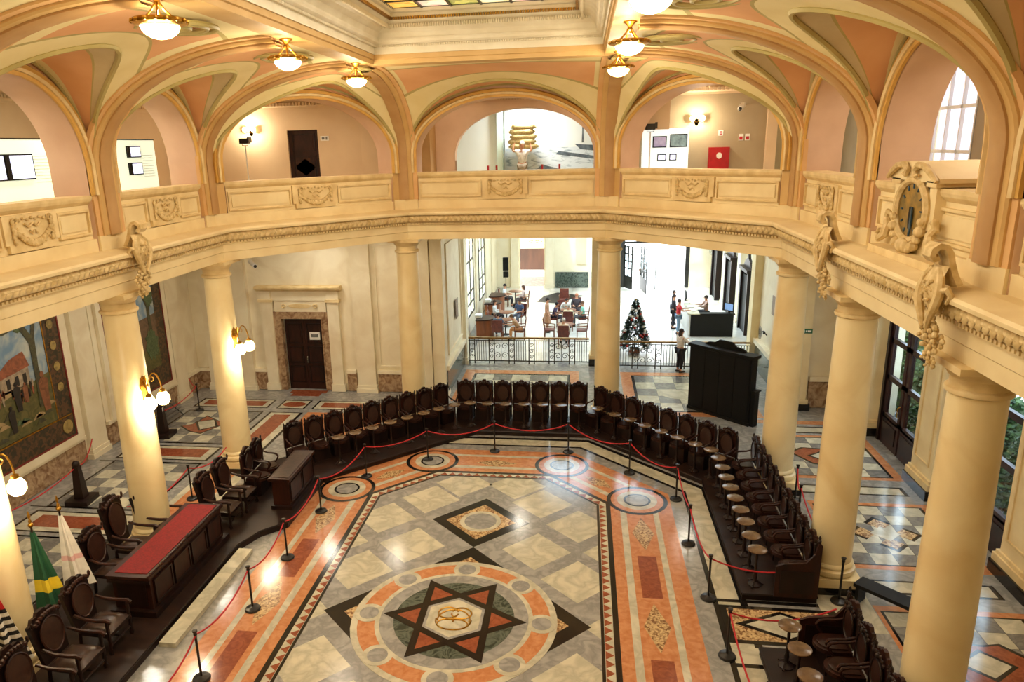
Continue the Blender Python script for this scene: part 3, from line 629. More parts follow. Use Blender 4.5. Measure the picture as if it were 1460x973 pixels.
for i in range(9):
    a, b_ = CP[i]-MIT[i]*.6, CP[i+1]-MIT[i+1]*.6; o0, o1 = outp(i), outp(i+1); poly = [tuple(a), tuple(b_), tuple(o1), tuple(o0)]
    if i == 3: poly = [tuple(a), tuple(b_), (-A1,28.6), (-12.4,28.6), (-12.4,Y2)]
    if i == 5: poly = [tuple(a), tuple(b_), (11.4,Y2), (11.4,28.6), (A1,28.6)]
    obj('gallery_ceiling', MB().prism(poly, 10.62, 10.9), GALW, GC, smooth=False)
cor = [((-12.4,3),(1,0)),((-12.4,25.3),(1,-1)),((-5.1,25.3),(1,-1)),((-5.1,24.9),(0,-1))]
TG = struct('trim_2')
obj('crown_moulding', MB().sweep([(0,10.2),(.05,10.2),(.05,10.26),(.12,10.3),(.12,10.4),(.2,10.46),(.3,10.58),(.3,10.62),(0,10.62)], cor[:2]+[((-5.1,25.3),(0,-1))]), GALW, TG, fix=True)
obj('crown_moulding', MB().sweep([(0,10.2),(.05,10.2),(.05,10.26),(.12,10.3),(.12,10.4),(.2,10.46),(.3,10.58),(.3,10.62),(0,10.62)], [((3.0,25.3),(0,-1)),((8.3,25.3),(0,-1))]), GALW, TG, fix=True)
b = MB()
for k in range(60): b.box((-12.2+7.0*k/59,25.12,10.35), (.06,.1,.1))
for k in range(44): b.box((3.1+5.1*k/43,25.12,10.35), (.06,.1,.1))
for k in range(150): b.box((-12.22,8+17*k/149,10.35), (.1,.06,.1))
for k in range(50): b.box((-1.9+4.6*k/49,25.25,10.3), (.05,.1,.1))
obj('dentil_row', b, GALW, TG, kind='stuff', smooth=False)

# ---------------------------------------------------------------- ground-floor walls
WL = struct('wall_left')
wall('wall_panel', -12.7,-12.3,-1,25.7,0,6.1, WALLW, WL)
DL = struct('baseboard_left')
for y0, y1 in ((8,13.3),(13.8,18.35),(19.45,23.5),(24.2,25.3)): wall('dado_slab', -12.3,-12.2,y0,y1,.02,.72, BROWNM, DL); wall('dado_sill', -12.3,-12.14,y0,y1,.72,.84, WALLW, DL)
def pilaster(par, x, y, dx, dy, wid, dep, z1=6.05, m=None):     # faces direction dx,dy
    m = m or WALLW; r = math.atan2(dx, -dy)
    def bx(w_, d, za, zb, nm): c = (x+dx*d/2, y+dy*d/2); obj(nm, MB().box((c[0],c[1],(za+zb)/2), (w_,d,zb-za), r), m, par, smooth=False)
    bx(wid+.12, dep+.06, .0, .16, 'pilaster_foot'); bx(wid+.06, dep+.03, .16, .28, 'pilaster_base'); bx(wid, dep, .28, z1-.35, 'pilaster'); bx(wid+.06, dep+.03, z1-.35, z1-.28, 'pilaster_neck'); bx(wid, dep, z1-.28, z1-.15, 'pilaster'); bx(wid+.12, dep+.08, z1-.15, z1, 'pilaster_cap')
for y in (13.55, 18.9, 23.85): pilaster(WL, -12.3, y, 1, 0, .75, .16)
wall('pilaster_strip', -12.3,-12.2,19.4,19.7,.84,6, WALLW, WL); wall('pilaster_strip', -12.3,-12.2,18.15,18.4,.84,6, WALLW, WL)
WF = struct('wall_far')
wall('wall_panel', -12.3,-8.72,25.3,25.6,0,6.1, WALLW, WF); wall('wall_panel', -7.13,-2.6,25.3,25.6,0,6.1, WALLW, WF); wall('wall_panel', -8.72,-7.13,25.3,25.6,2.8,6.1, WALLW, WF)
wall('door_light_block', -8.9,-6.95,25.7,25.8,-.1,3, BLACKW, WF)  # unseen black board added to stop daylight leaking in under the door
for x0, x1 in ((-12.2,-11.6),(-11.2,-10.6),(-9.95,-9.45),(-6.3,-5.95),(-5.1,-3.9)): wall('dado_slab', x0,x1,25.2,25.3,.02,.72, BROWNM, WF); wall('dado_sill', x0,x1,25.14,25.3,.72,.84, WALLW, WF)
for x in (-11.4,-10.28,-5.52): pilaster(WF, x, 25.3, 0, -1, .7, .2)
pilaster(WF, -3.3, 25.3, 0, -1, .75, .55)
b = MB()
for x0, x1, z0, z1 in ((-5.05,-3.95,.95,1.02),(-5.05,-3.95,5.4,5.47),(-5.05,-4.98,1.02,5.4),(-4.02,-3.95,1.02,5.4)): b.b2(x0,x1,25.24,25.3,z0,z1)
obj('panel_moulding', b, WALLW, WF, smooth=False)
WP = struct('wall_passage')
wall('wall_panel', -2.9,-2.5,24.8,29.0,0,6.1, WALLW, WP); wall('dado_slab', -2.5,-2.42,25.0,29.0,.02,.95, GREENM, WP); wall('dado_sill', -2.5,-2.36,25.0,29.0,.95,1.12, WALLW, WP)
pilaster(WP, -2.6, 29.25, 1, 0, .6, .25); pilaster(WP, -2.75, 25.0, 1, 0, .5, .3)
b = MB()
for y0, y1, z0, z1 in ((25.6,28.7,1.35,1.42),(25.6,28.7,5.4,5.47),(25.6,25.67,1.42,5.4),(28.63,28.7,1.42,5.4)): b.b2(-2.5,-2.44,y0,y1,z0,z1)
obj('panel_moulding', b, WALLW, WP, smooth=False)
WR = struct('wall_right')
for y0, y1, z0 in ((-1,12.0,0),(12.0,14.85,0),(17.45,19.2,0),(21.9,25.0,0),(14.85,17.45,4.4),(19.2,21.9,4.4)): wall('wall_panel', 11.3,11.6,y0,y1,z0,6.1, WALLW, WR)
def rpier(y):
    for w_, x, z0, z1, m in ((1.34,10.82,0,.26,BLACKMB),(1.3,10.86,.26,.42,CREAM2),(1.22,10.9,.42,.5,CREAM2),(1.1,10.95,.5,5.7,CREAM),(1.2,10.9,5.7,5.9,CREAM2),(1.3,10.85,5.9,6.08,CREAM2)): wall('pier_block', x,11.3,y-w_/2,y+w_/2,z0,z1,m,WR)
    b = MB()
    for a0, a1, z0, z1 in ((-.4,.4,.8,.85),(-.4,.4,5.35,5.4),(-.4,-.35,.85,5.35),(.35,.4,.85,5.35)): b.b2(10.92,10.95,y+a0,y+a1,z0,z1)
    obj('panel_moulding', b, CREAM2, WR, smooth=False)
for y in (22.75, 18.5, 14.2): rpier(y)
WB = struct('wall_right_far')
wall('wall_panel', 9.3,11.6,24.6,25.0,0,6.1, WALLW, WB); wall('dado_slab', 9.9,11.2,24.5,24.6,.02,.95, BROWNM, WB); wall('dado_sill', 9.9,11.2,24.44,24.6,.95,1.1, WALLW, WB)
wall('pier_block', 9.0,9.9,24.2,24.6,0,.22,BLACKMB,WB); wall('pier_block', 9.05,9.85,24.25,24.6,.22,.36,CREAM2,WB); wall('pier_block', 9.12,9.78,24.3,24.6,.36,6.05,CREAM,WB)
wall('wall_panel', 9.3,9.7,25.0,29.3,0,6.1, WALLW, WB); wall('dado_slab', 9.2,9.3,25.0,29.3,.02,1.0, GREENM, WB); wall('dado_sill', 9.12,9.3,25.0,29.3,1.0,1.18, WALLW, WB)
wall('wall_panel', 9.0,9.9,29.3,29.9,0,6.1, CREAM, WB)
wall('rear_wall', -13,13.2,-1.4,-1,0,12, CREAM, struct('wall_rear'))
# ---------------------------------------------------------------- doors
def door_leaf(root, w, h, x, m=DWOOD2, geo=False):      # leaf in the local x,z plane facing -y
    lf = obj('door_leaf', MB().b2(x-w/2,x+w/2,-.03,.03,0,h), m, root, smooth=False)
    rows = ((.1,.34),(.38,.62),(.66,.95)) if not geo else ((.06,.3),(.36,.66),(.72,.95))
    for a, b_ in rows:
        z0, z1 = a*h, b_*h; b = MB()
        for r in ((x-w*.38,x+w*.38,z0,z0+.03),(x-w*.38,x+w*.38,z1-.03,z1),(x-w*.38,x-w*.38+.03,z0,z1),(x+w*.38-.03,x+w*.38,z0,z1)): b.b2(r[0],r[1],-.055,-.03,r[2],r[3])
        obj('panel_bead', b, DWOOD, lf, smooth=False); obj('door_panel', MB().b2(x-w*.3,x+w*.3,-.045,-.03,z0+.07,z1-.07), m, lf, smooth=False)
    if geo:
        z = .51*h; obj('lozenge_panel', MB().vprism([(x,z-.3),(x+w*.36,z),(x,z+.3),(x-w*.36,z)], -.03, (0,-.045,0)), DWOOD, lf, smooth=False)
    return lf
D1 = struct('door_1', 'dark double-leaf wooden door in brown marble surround'); D1.location = (-7.925, 25.45, .0)
for sx in (-1, 1): l = door_leaf(D1, .74, 2.72, sx*.375)
obj('door_handle', MB().tube([(.06,-.06,1.0),(.06,-.1,1.05),(.06,-.1,1.25),(.06,-.06,1.3)], .018, 6), mat('chrome', (210,210,206), None, 10, .2, 0, 1), D1)
sg = obj('notice_plate', MB().b2(.2,.6,-.055,-.03,1.95,2.25), WHITEP, D1, smooth=False); obj('notice_print', MB().b2(.26,.54,-.06,-.055,2.05,2.18), GREYD, sg, smooth=False)
T = struct('trim_3'); T.location = (-7.925, 25.3, 0)
for sx in (-1, 1):
    obj('marble_jamb', MB().b2(sx*.77,sx*1.06,-.1,.1,.02,3.07), BROWNM, T, smooth=False); obj('jamb_inner', MB().b2(sx*.77,sx*.82,-.13,-.1,.02,2.8), BROWNM, T, smooth=False)
    obj('side_pilaster', MB().b2(sx*1.06,sx*1.5,-.18,.0,.3,3.45), WALLW, T, smooth=False); obj('pilaster_base', MB().b2(sx*1.02,sx*1.55,-.22,.0,.02,.3), WALLW, T, smooth=False); obj('pilaster_cap', MB().b2(sx*1.02,sx*1.56,-.24,0,3.45,3.55), CREAM2, T, smooth=False)
    obj('frieze_block', MB().b2(sx*1.08,sx*1.52,-.2,0,3.55,3.85), WALLW, T, smooth=False)
    b = MB(); b.tube([(sx*(.62-.1*cos(k*.7)*(1-k*.08)),-.16,3.28+.1*sin(k*.7)*(1-k*.08)) for k in range(10)], .03, 5); obj('scroll', b, CREAM2, T)
obj('marble_lintel', MB().b2(-1.06,1.06,-.12,.1,2.8,3.07), BROWNM, T, smooth=False); obj('scroll_panel', MB().b2(-1.0,1.0,-.1,.0,3.07,3.5), WALLW, T, smooth=False)
b = MB(); b.vprism([(-.5,0),(-.3,-.08),(0,-.11),(.3,-.08),(.5,0),(.3,.05),(0,.07),(-.3,.05)], -.05, (0,-.12,3.3)); obj('carved_shield', b, CREAM2, T)
obj('frieze', MB().b2(-1.5,1.5,-.14,0,3.5,3.86), WALLW, T, smooth=False)
cv = MB(); cv.sweep([(0,3.86),(.2,3.86),(.24,3.9),(.34,3.95),(.36,4.02),(.3,4.06),(0,4.06)], [((-1.62,0),(0,-1)),((1.62,0),(0,-1))]); obj('door_cornice', cv, CREAM2, T, fix=True)
D2 = struct('door_2', 'dark panelled single door in the upper gallery wall'); D2.location = (-7.3, 25.42, 6.93); door_leaf(D2, 1.1, 2.58, 0, DWOOD2, True)
# glazed garden doors in the right wall
for k, (yc, lab) in enumerate(((20.55, 'far'), (16.15, 'near'))):
    D = struct('door_%d' % (k+3), 'tall dark glazed double door in the right wall, %s one' % lab); D.location = (11.25, yc, .02)
    wd, H_ = 1.3, 4.35
    for sy in (-1, 1):
        obj('frame_post', MB().b2(-.1,.1,sy*wd-.07,sy*wd+.07,0,H_), DWOOD, D, smooth=False)
        lf = obj('door_leaf', MB().b2(-.05,.05,sy*.05,sy*1.22,0,.85), DWOOD2, D, smooth=False)
        obj('kick_panel', MB().b2(-.08,-.05,sy*.2,sy*1.07,.2,.7), DWOOD, lf, smooth=False)
        for a, b_ in ((.05,.2),(1.06,1.22)): obj('stile', MB().b2(-.05,.05,sy*a,sy*b_,.85,4.2), DWOOD2, lf, smooth=False)
        for z in (.85, 2.0, 3.1, 4.2): obj('rail', MB().b2(-.05,.05,sy*.05,sy*1.22,z-.06,z+.09), DWOOD2, lf, smooth=False)
        for z0, z1 in ((.94,1.94),(2.09,3.04),(3.19,4.14)): obj('pane', MB().b2(-.008,.008,sy*.2,sy*1.06,z0,z1), GLASS, lf, smooth=False)
    obj('frame_head', MB().b2(-.1,.1,-wd,wd,4.25,H_+.05), DWOOD, D, smooth=False)
    obj('pull_handle', MB().tube([(-.06,.1,1.1),(-.12,.1,1.15),(-.12,.1,1.4),(-.06,.1,1.45)], .015, 6), GOLD, D)
# garden outside them
LEAFG = mat('leaf_green', (84, 116, 60), (34, 60, 30), 8, .5); BARK = mat('bark', (80, 62, 46), None, 10, .8)
obj('ground_outside', MB().b2(13.2,40,0,50,-.35,-.05), mat('paving_outside', (190, 184, 174), None, 2, .8), kind='structure', smooth=False)
obj('wall_outside', MB().b2(24,24.4,2,40,-.05,9), mat('blue_grey_render', (84, 96, 112), None, 2, .8), kind='structure', smooth=False)
def shrub(c, r, h, n, lab):
    t = thing('garden_shrub', lab, 'shrub', c, 0, 'shrubs outside the garden doors'); st = MB(); lf = MB()
    for k in range(6):
        a = 2*PI*k/6; st.tube([(0,0,0),(.2*cos(a),.2*sin(a),h*.4),(r*.6*cos(a),r*.6*sin(a),h*.8)], [.04,.03,.01], 5)
    for k in range(n):
        a, q, z = random.uniform(0,2*PI), r*sqrt(random.random()), h*(.06+.94*random.random()); q *= (1.05-.5*(z/h)**2)
        p = Vector((q*cos(a), q*sin(a), z)); d = Vector((random.gauss(0,1),random.gauss(0,1),random.gauss(0,.6))).normalized(); e = d.orthogonal().normalized(); L = random.uniform(.09,.2)
        lf.add([tuple(p), tuple(p+d*L*.5+e*L*.25), tuple(p+d*L), tuple(p+d*L*.5-e*L*.25)], [(0,1,2),(0,2,3)])
    obj('stem', st, BARK, t); obj('foliage', lf, LEAFG, t, kind='stuff', smooth=False)
for c, r, h, lab in (((12.6,20.75,-.05),.62,2.7,'green shrub outside the far garden door, tallest one'),((12.6,19.25,-.05),.62,2.2,'green shrub outside the far garden door, near leaf'),((12.9,22.5,-.05),.75,2.6,'green shrub seen past the far edge of the far garden door'),((12.7,16.75,-.05),.75,3.0,'green shrub outside the near garden door, against its far leaf'),((12.7,14.9,-.05),.75,2.6,'green shrub outside the near garden door, against its near leaf'),((12.9,24.4,-.05),.75,2.9,'green shrub behind the others outside the far garden door'),((14.6,26.0,-.05),.9,3.1,'farthest green shrub outside the garden doors'),((12.5,18.05,-.05),.4,2.7,'green shrub between the two garden doors, nearer the wall'),((14.3,18.6,-.05),.6,3.0,'green shrub between the two garden doors, farther from the wall')): shrub(c, r, h, 7000, lab)
# gallery window at the right
W2 = struct('window_2', 'tall curtained gallery window above the clock'); W2.location = (11.35, 20.2, 7.3)
CURT = bpy.data.materials.new('thin_white_curtain'); CURT.use_nodes = True
_n = CURT.node_tree.nodes; _n.remove(_n['Principled BSDF']); _t = _n.new('ShaderNodeBsdfTranslucent'); _t.inputs[0].default_value = (.30,.26,.28,1); CURT.node_tree.links.new(_t.outputs[0], _n['Material Output'].inputs[0])
for sy in (-1, 1): obj('frame_post', MB().b2(-.05,.05,sy*1.08-.05,sy*1.08+.05,0,3.2), WHITEP, W2, smooth=False)
for z in (0, 1.05, 2.1, 3.15): obj('glazing_bar', MB().b2(-.04,.04,-1.1,1.1,z-.03,z+.05), WHITEP, W2, smooth=False)
for y in (-.36, .36): obj('glazing_bar', MB().b2(-.04,.04,y-.02,y+.02,0,3.2), WHITEP, W2, smooth=False)
b = MB(); b.strip([[(.08+.03*sin(k*1.3),-1.05+2.1*k/40,z) for k in range(41)] for z in (.02,3.15)]); obj('curtain', b, CURT, W2)
# ---------------------------------------------------------------- lobby shell
LW = struct('wall_lobby'); LOBW = mat('lobby_cream_wall', (240, 228, 200), (230, 216, 184), 1, .5)
for y0, y1 in ((29.5,33.4),(35.6,37.6),(39.8,46.2)): wall('wall_panel', -3.4,-3.0,y0,y1,0,8, LOBW, LW)
for y0, y1 in ((33.4,35.6),(37.6,39.8)): wall('wall_panel', -3.4,-3.0,y0,y1,0,.9, LOBW, LW); wall('wall_panel', -3.4,-3.0,y0,y1,5.4,8, LOBW, LW)
for y in (33.0, 36.6, 40.4, 43.2): pilaster(LW, -3.0, y, 1, 0, .6, .06, 6.5, LOBW)
for x0, x1, z0 in ((-3.4,-1.55,0),(.0,4.85,0),(8.75,10.6,0),(-1.55,.0,3.9),(4.85,8.75,4.2)): wall('wall_panel', x0,x1,46,46.3,z0,8, LOBW, LW)
for x in (-1.85, .32): pilaster(LW, x, 46, 0, -1, .5, .2, 4.2, LOBW)
for x0, x1 in ((.7,2.75),(2.95,4.75)): wall('dado_slab', x0,x1,45.9,46,.02,1.0, GREENM, LW)
wall('dado_slab', -3.0,-2.9,30,32.6,.02,1.0, GREENM, LW)
wall('wall_panel', 10.3,10.7,29.3,46.3,0,8, LOBW, LW); wall('wall_panel', -3.4,10.7,29.1,29.5,6.1,8, CREAM, LW)
for y in (33.2, 37.0, 40.9): pilaster(LW, 10.3, y, -1, 0, .7, .35, 6.5, LOBW)
wall('wall_panel', 2.75,3.35,29.0,29.6,.3,6.1, CREAM, LW); wall('pier_foot', 2.68,3.42,28.9,29.68,.02,.3, BLACKMB, LW); wall('pier_base', 2.7,3.4,28.95,29.65,.3,.45, CREAM2, LW)
wall('wall_niche_frame', 2.0,2.6,45.9,46,1.5,4.0, GALW, LW)
LC = struct('ceiling.003')
for r in ((-3.4,.5,29.1,46.3),(8.5,10.7,29.1,46.3),(.5,8.5,29.1,31.5),(.5,8.5,43.5,46.3)): wall('ceiling_panel', *r, 7.9,8.2, CREAM, LC)
LS = struct('window_3', 'added unseen roof glazing that lets daylight into the lobby')  # unseen glazing, added so that sun and sky flood the lobby
for i in range(4):
    for j in range(6): obj('pane', MB().b2(.5+2*i+.03,2.5+2*i-.03,31.5+2*j+.03,33.5+2*j-.03,8.0,8.02), GLASS, LS, smooth=False)
for i in range(5): obj('glazing_bar', MB().b2(.46+2*i,.54+2*i,31.5,43.5,7.96,8.06), BLACKIRON, LS, smooth=False)
for j in range(7): obj('glazing_bar', MB().b2(.5,8.5,31.46+2*j,31.54+2*j,7.96,8.06), BLACKIRON, LS, smooth=False)
for k, yc in enumerate((34.5, 38.7)):
    Wn = struct('window_%d' % (k+4)); Wn.location = (-2.98, yc, .9)
    for y in (-1.1, 0, 1.1): obj('glazing_bar', MB().b2(-.02,.02,y-.04,y+.04,0,4.5), BLACKIRON, Wn, smooth=False)
    for z in (0, .55, 1.1, 2.6, 4.45): obj('glazing_bar', MB().b2(-.02,.02,-1.1,1.1,z-.03,z+.05), BLACKIRON, Wn, smooth=False)
    for y in (-.55, .55): obj('pane', MB().b2(-.01,.01,y-.5,y+.5,.03,4.4), GLASS, Wn, smooth=False)
# street doors at the far right of the lobby
D5 = struct('door_5', 'black glazed street doors standing open to bright daylight'); D5.location = (6.8, 46.1, .02)
for sx in (-1, 1): obj('frame_post', MB().b2(sx*1.95-.12,sx*1.95+.12,-.12,.12,0,4.2), BLACKIRON, D5, smooth=False)
for z in (2.75, 3.5): obj('transom', MB().b2(-1.95,1.95,-.1,.1,z,z+.12), BLACKIRON, D5, smooth=False)
for x in (-1.1, 0, 1.1): obj('transom_bar', MB().b2(x-.04,x+.04,-.05,.05,2.87,4.2), BLACKIRON, D5, smooth=False)
def open_leaf(hx, hy, ang, w_):
    ca, sa = cos(ang), sin(ang); P = lambda s, t: (hx+ca*s-sa*t, hy+sa*s+ca*t)
    def pc(nm, s0, s1, z0, z1, m, th=.05, par=D5): c = P((s0+s1)/2, 0); return obj(nm, MB().box((c[0],c[1],(z0+z1)/2),(s1-s0,th,z1-z0),ang), m, par, smooth=False)
    lf = pc('door_leaf', 0, w_, 0, .8, BLACKIRON)
    for s in (0, w_/2-.05, w_-.1): pc('stile', s, s+.1, .8, 2.65, BLACKIRON, .05, lf)
    for z in (1.25, 1.7, 2.15, 2.6): pc('rail', 0, w_, z-.025, z+.05, BLACKIRON, .05, lf)
    pc('pane', .1, w_-.1, .8, 2.6, GLASS, .01, lf)
open_leaf(-1.85, -.1, math.radians(-62), .95); open_leaf(-.85, -.2, math.radians(-84), 1.95); open_leaf(.05, -.2, math.radians(-95), .5)
obj('street_ground', MB().b2(-30,40,46.3,90,-.3,-.02), mat('sunlit_street', (214, 212, 206), None, 1, .8), kind='structure', smooth=False)
# side room seen through the left opening
SR = struct('wall_side_room'); wall('wall_panel', -3.5,2.5,53,53.3,1.55,6, LOBW, SR); wall('timber_panel', -3.5,2.5,53,53.3,0,1.55, mat('brown_timber_wall', (84, 54, 40), (62, 40, 30), 2, .5, stretch=(1,1,.2)), SR); wall('wall_panel', 1.2,1.5,46.3,53,0,6, LOBW, SR); wall('wall_panel', -4,-3.7,46.3,53,2.4,6, LOBW, SR)
# railing between the hall and the lobby
IRON = mat('dark_bronze', (66, 56, 40), (40, 34, 26), 12, .35, 0, .6); BRASSR = mat('brass_handrail', (176, 138, 76), (140, 104, 52), 10, .3, 0, .8)
def scroll_pts(cx_, cz, r, turns, d=1, a0=0): return [(cx_+d*r*(1-.8*k/20)*cos(a0+turns*2*PI*k/20), 0, cz+r*(1-.8*k/20)*sin(a0+turns*2*PI*k/20)) for k in range(21)]
def railing(x0, x1, y, lab):
    t = thing('iron_railing', lab, 'railing', (x0, y, 0), 0, 'bronze railings of the lobby'); L = x1-x0
    obj('handrail', MB().b2(0,L,-.05,.05,1.08,1.14), BRASSR, t, smooth=False); obj('bottom_rail', MB().b2(0,L,-.02,.02,.1,.14), IRON, t, smooth=False); obj('top_rail', MB().b2(0,L,-.015,.015,.98,1.01), IRON, t, smooth=False)
    n = max(1, round(L/.9)); step = L/n
    for k in range(n):
        xa = k*step
        for x in (xa+.04, xa+.26): obj('post', MB().b2(x-.02,x+.02,-.02,.02,0,1.08), IRON, t, smooth=False)
        b = MB()
        for cz, r in ((.3,.09),(.55,.1),(.8,.09)): b.tube(scroll_pts(xa+.15, cz, r, 1.4), .012, 4)
        obj('scroll', b, IRON, t)
        m_ = k % 3 == 1
        if m_:
            b = MB()
            for cz, sx in ((.35,1),(.35,-1),(.75,1),(.75,-1)): b.tube(scroll_pts(xa+.26+(step-.26)/2+sx*.15, cz, .15, 1.3, sx), .012, 4)
            b.tube([(xa+.26+(step-.26)/2,0,.14),(xa+.26+(step-.26)/2,0,.98)], .012, 4); obj('rosette_panel', b, IRON, t)
        else:
            nb = 5
            for j in range(nb): x = xa+.26+(step-.26)*(j+1)/(nb+1); obj('baluster', MB().b2(x-.011,x+.011,-.011,.011,.14,.98), IRON, t, smooth=False)
railing(-2.3, 2.68, 29.15, 'bronze railing with scrolls in front of the cafe tables'); railing(3.45, 8.9, 28.75, 'bronze railing with scrolls in front of the Christmas tree')

# ---------------------------------------------------------------- lamps
def fill_lamp(x, y, watt, lab, z=6.09, col=(1,.93,.80)):  # unseen lamps added to brighten the aisles, passage and gallery
    t = thing('added_ceiling_lamp', lab, 'lamp', (x, y, z), 0, 'added fill lamps out of sight'); obj('mount', MB().lathe([(.2,0),(.22,-.03),(.2,-.05)], 16), GOLD, t); obj('glass_dome', MB().lathe([(.18,-.05),(.15,-.1),(.05,-.13)], 16), GLOBE, t)
    d = bpy.data.lights.new('added_fill_light', 'AREA'); d.shape = 'DISK'; d.size = .5; d.energy = watt; d.color = col; o = bpy.data.objects.new('added_fill_light', d); COL.objects.link(o); o.parent = t; o.location = (0,0,-.16)
def globe_mat(nm, col, es): return mat(nm, col, col, 3, .4, emit=col, es=es)
GLOBE = globe_mat('lit_opal_globe', (255, 226, 160), 9)
def pt(nm, loc, w_, par, r=.12, col=(1,.84,.60)):
    d = bpy.data.lights.new(nm, 'POINT'); d.energy = w_; d.color = col; d.shadow_soft_size = r
    o = bpy.data.objects.new(nm, d); COL.objects.link(o); o.location = loc; o.parent = par; return o
def pendant():
    t = thing('pendant_lamp', '', 'lamp', group='gilt bowl lamps under the beam')
    b = MB(); b.lathe([(.12,-.0),(.12,-.02),(.07,-.05),(.03,-.1)], 14); obj('ceiling_rose', b, GOLD, t)
    b = MB(); b.tube([(0,0,-.05),(0,0,-.2)], .02, 6); b.ball((0,0,-.12), .045, 8, 6); obj('stem', b, GOLD, t)
    for k in range(4):
        a = PI/2*k+.4; obj('strap', MB().tube([(.03*cos(a),.03*sin(a),-.12),(.08*cos(a),.08*sin(a),-.2),(.16*cos(a),.16*sin(a),-.28),(.27*cos(a),.27*sin(a),-.34)], .016, 5), GOLD, t)
    b = MB(); b.lathe([(.25,-.40),(.30,-.39),(.34,-.37),(.35,-.34),(.33,-.31),(.28,-.31),(.26,-.33),(.25,-.40)], 24)
    for k in range(16): a = 2*PI*k/16; b.ball((.345*cos(a),.345*sin(a),-.345), .03, 6, 4)
    obj('gilt_rim', b, GOLD, t)
    b = MB(); b.lathe([(.25*sin(PI/2*k/8)+.002, -.39-.17*cos(PI/2*k/8)) for k in range(9)], 20); obj('glass_bowl', b, GLOBE, t)
    pt('bulb', (0,0,-.62), PENDANT_W, t, .2); pt('bulb', (0,0,-.24), PENDANT_W*.12, t, .05)
    return t
pl = [(-3.15,Y2,'farthest of the left row'),(-3.15,Y2-BAY,'middle of the left row'),(-3.15,Y2-2*BAY,'largest one at the top left of the picture'),
      (3.15,Y2,'smallest one on the right side above the far column'),(3.15,Y2-BAY,'middle of the right row'),(3.15,Y2-2*BAY,'right row one cut by the top picture edge'),(-3.15,Y2-3*BAY,'nearest the camera on the left'),(3.15,Y2-3*BAY,'nearest the camera on the right')]
p0 = pendant()
for x, y, l in pl: inst(p0, (x, y, 10.83), 0, 'gilt bowl lamp, '+l)
for x, y, q, l in ((-9.8,12.2,50,'left aisle, nearest the camera'),(-9.8,16.4,62,'left aisle, before the big painting'),(-9.8,20.6,60,'left aisle, before the second painting'),(-7.0,23.7,52,'left aisle, before the panelled door'),(-4.4,23.6,28,'behind the left far column'),
                   (9.4,11.8,36,'right aisle, nearest the camera'),(9.4,16.2,42,'right aisle, middle'),(9.4,20.5,42,'right aisle, far end'),(0,26.6,40,'passage before the cafe railing'),(6.4,25.8,40,'passage before the tree railing')): fill_lamp(x, y, q, 'added unseen fill lamp, '+l)
for x, y, q, l in ((-8.75,11.9,75,'left gallery, nearest the camera'),(-8.75,16.2,75,'left gallery, narrow bay'),(-6.3,21.9,60,'gallery near the panelled door'),(6.3,21.9,50,'gallery near the red box'),(8.75,16.2,50,'right gallery, narrow bay'),(8.75,11.9,60,'right gallery, behind the clock'),(-2.0,24.1,9,'gallery before the mural room, left'),(2.4,24.1,9,'gallery before the mural room, right')): fill_lamp(x, y, q, 'added unseen fill lamp, '+l, 10.61, (1,.84,.66))
fill_lamp(.4, 26.8, 150, 'added unseen fill lamp of the mural room', 10.6, (.95,1,.98))  # added out of sight to brighten the mural room
def sconce():
    t = thing('wall_lamp', '', 'lamp', group='gilt lamps on the left columns')
    b = MB(); b.vprism([(0,-.34),(.07,-.26),(.06,-.05),(.1,.1),(.07,.26),(0,.34),(-.07,.26),(-.1,.1),(-.06,-.05),(-.07,-.26)], -.04, (0,0,0)); b.ball((0,-.05,-.3), .05, 8, 6); b.ball((0,-.06,.12), .06, 8, 6); obj('back_plate', b, GOLD, t)
    for sx in (-1, 1):
        pts = [(0,-.05,.1)]+[(sx*(.11-.09*cos(PI*k/8*1.15)),-.1-.2*k/8,.12+.26*sin(PI*k/8*1.15)) for k in range(1,9)]
        obj('arm', MB().tube(pts, .017, 6), GOLD, t); e = pts[-1]
        b = MB(); b.tube([(sx*(.12-.07*cos(k*.6)*(1-k*.07)),-.12,.22+.08*sin(k*.6)*(1-k*.07)) for k in range(11)], .01, 5); obj('scroll', b, GOLD, t)
        b = MB(); b.lathe([(.02,.02),(.06,0),(.07,-.05)], 10, e); obj('cup', b, GOLD, t)
        b = MB(); b.lathe([(.05,-.05),(.09,-.08),(.145,-.18),(.14,-.27),(.09,-.34),(.01,-.36)], 14, e); obj('glass_shade', b, GLOBE, t)
        pt('bulb', (e[0]*1.0,e[1]-.02,e[2]-.46), SCONCE_W*.5, t, .08); 
    pt('bulb', (0,-.24,-.12), SCONCE_W*.35, t, .06)
    return t
s0 = sconce()
for (x, y), l in (((-B1,Y2),'on the far left column'),((-B1,Y2-BAY),'on the left column behind the desk'),((-B1,Y2-2*BAY),'by the flags at the picture edge')):
    a = math.atan2(-.25, 1); inst(s0, (x+.385*cos(a), y+.385*sin(a), 3.85), a+PI/2, 'gilt two-arm wall lamp with glass shades '+l)
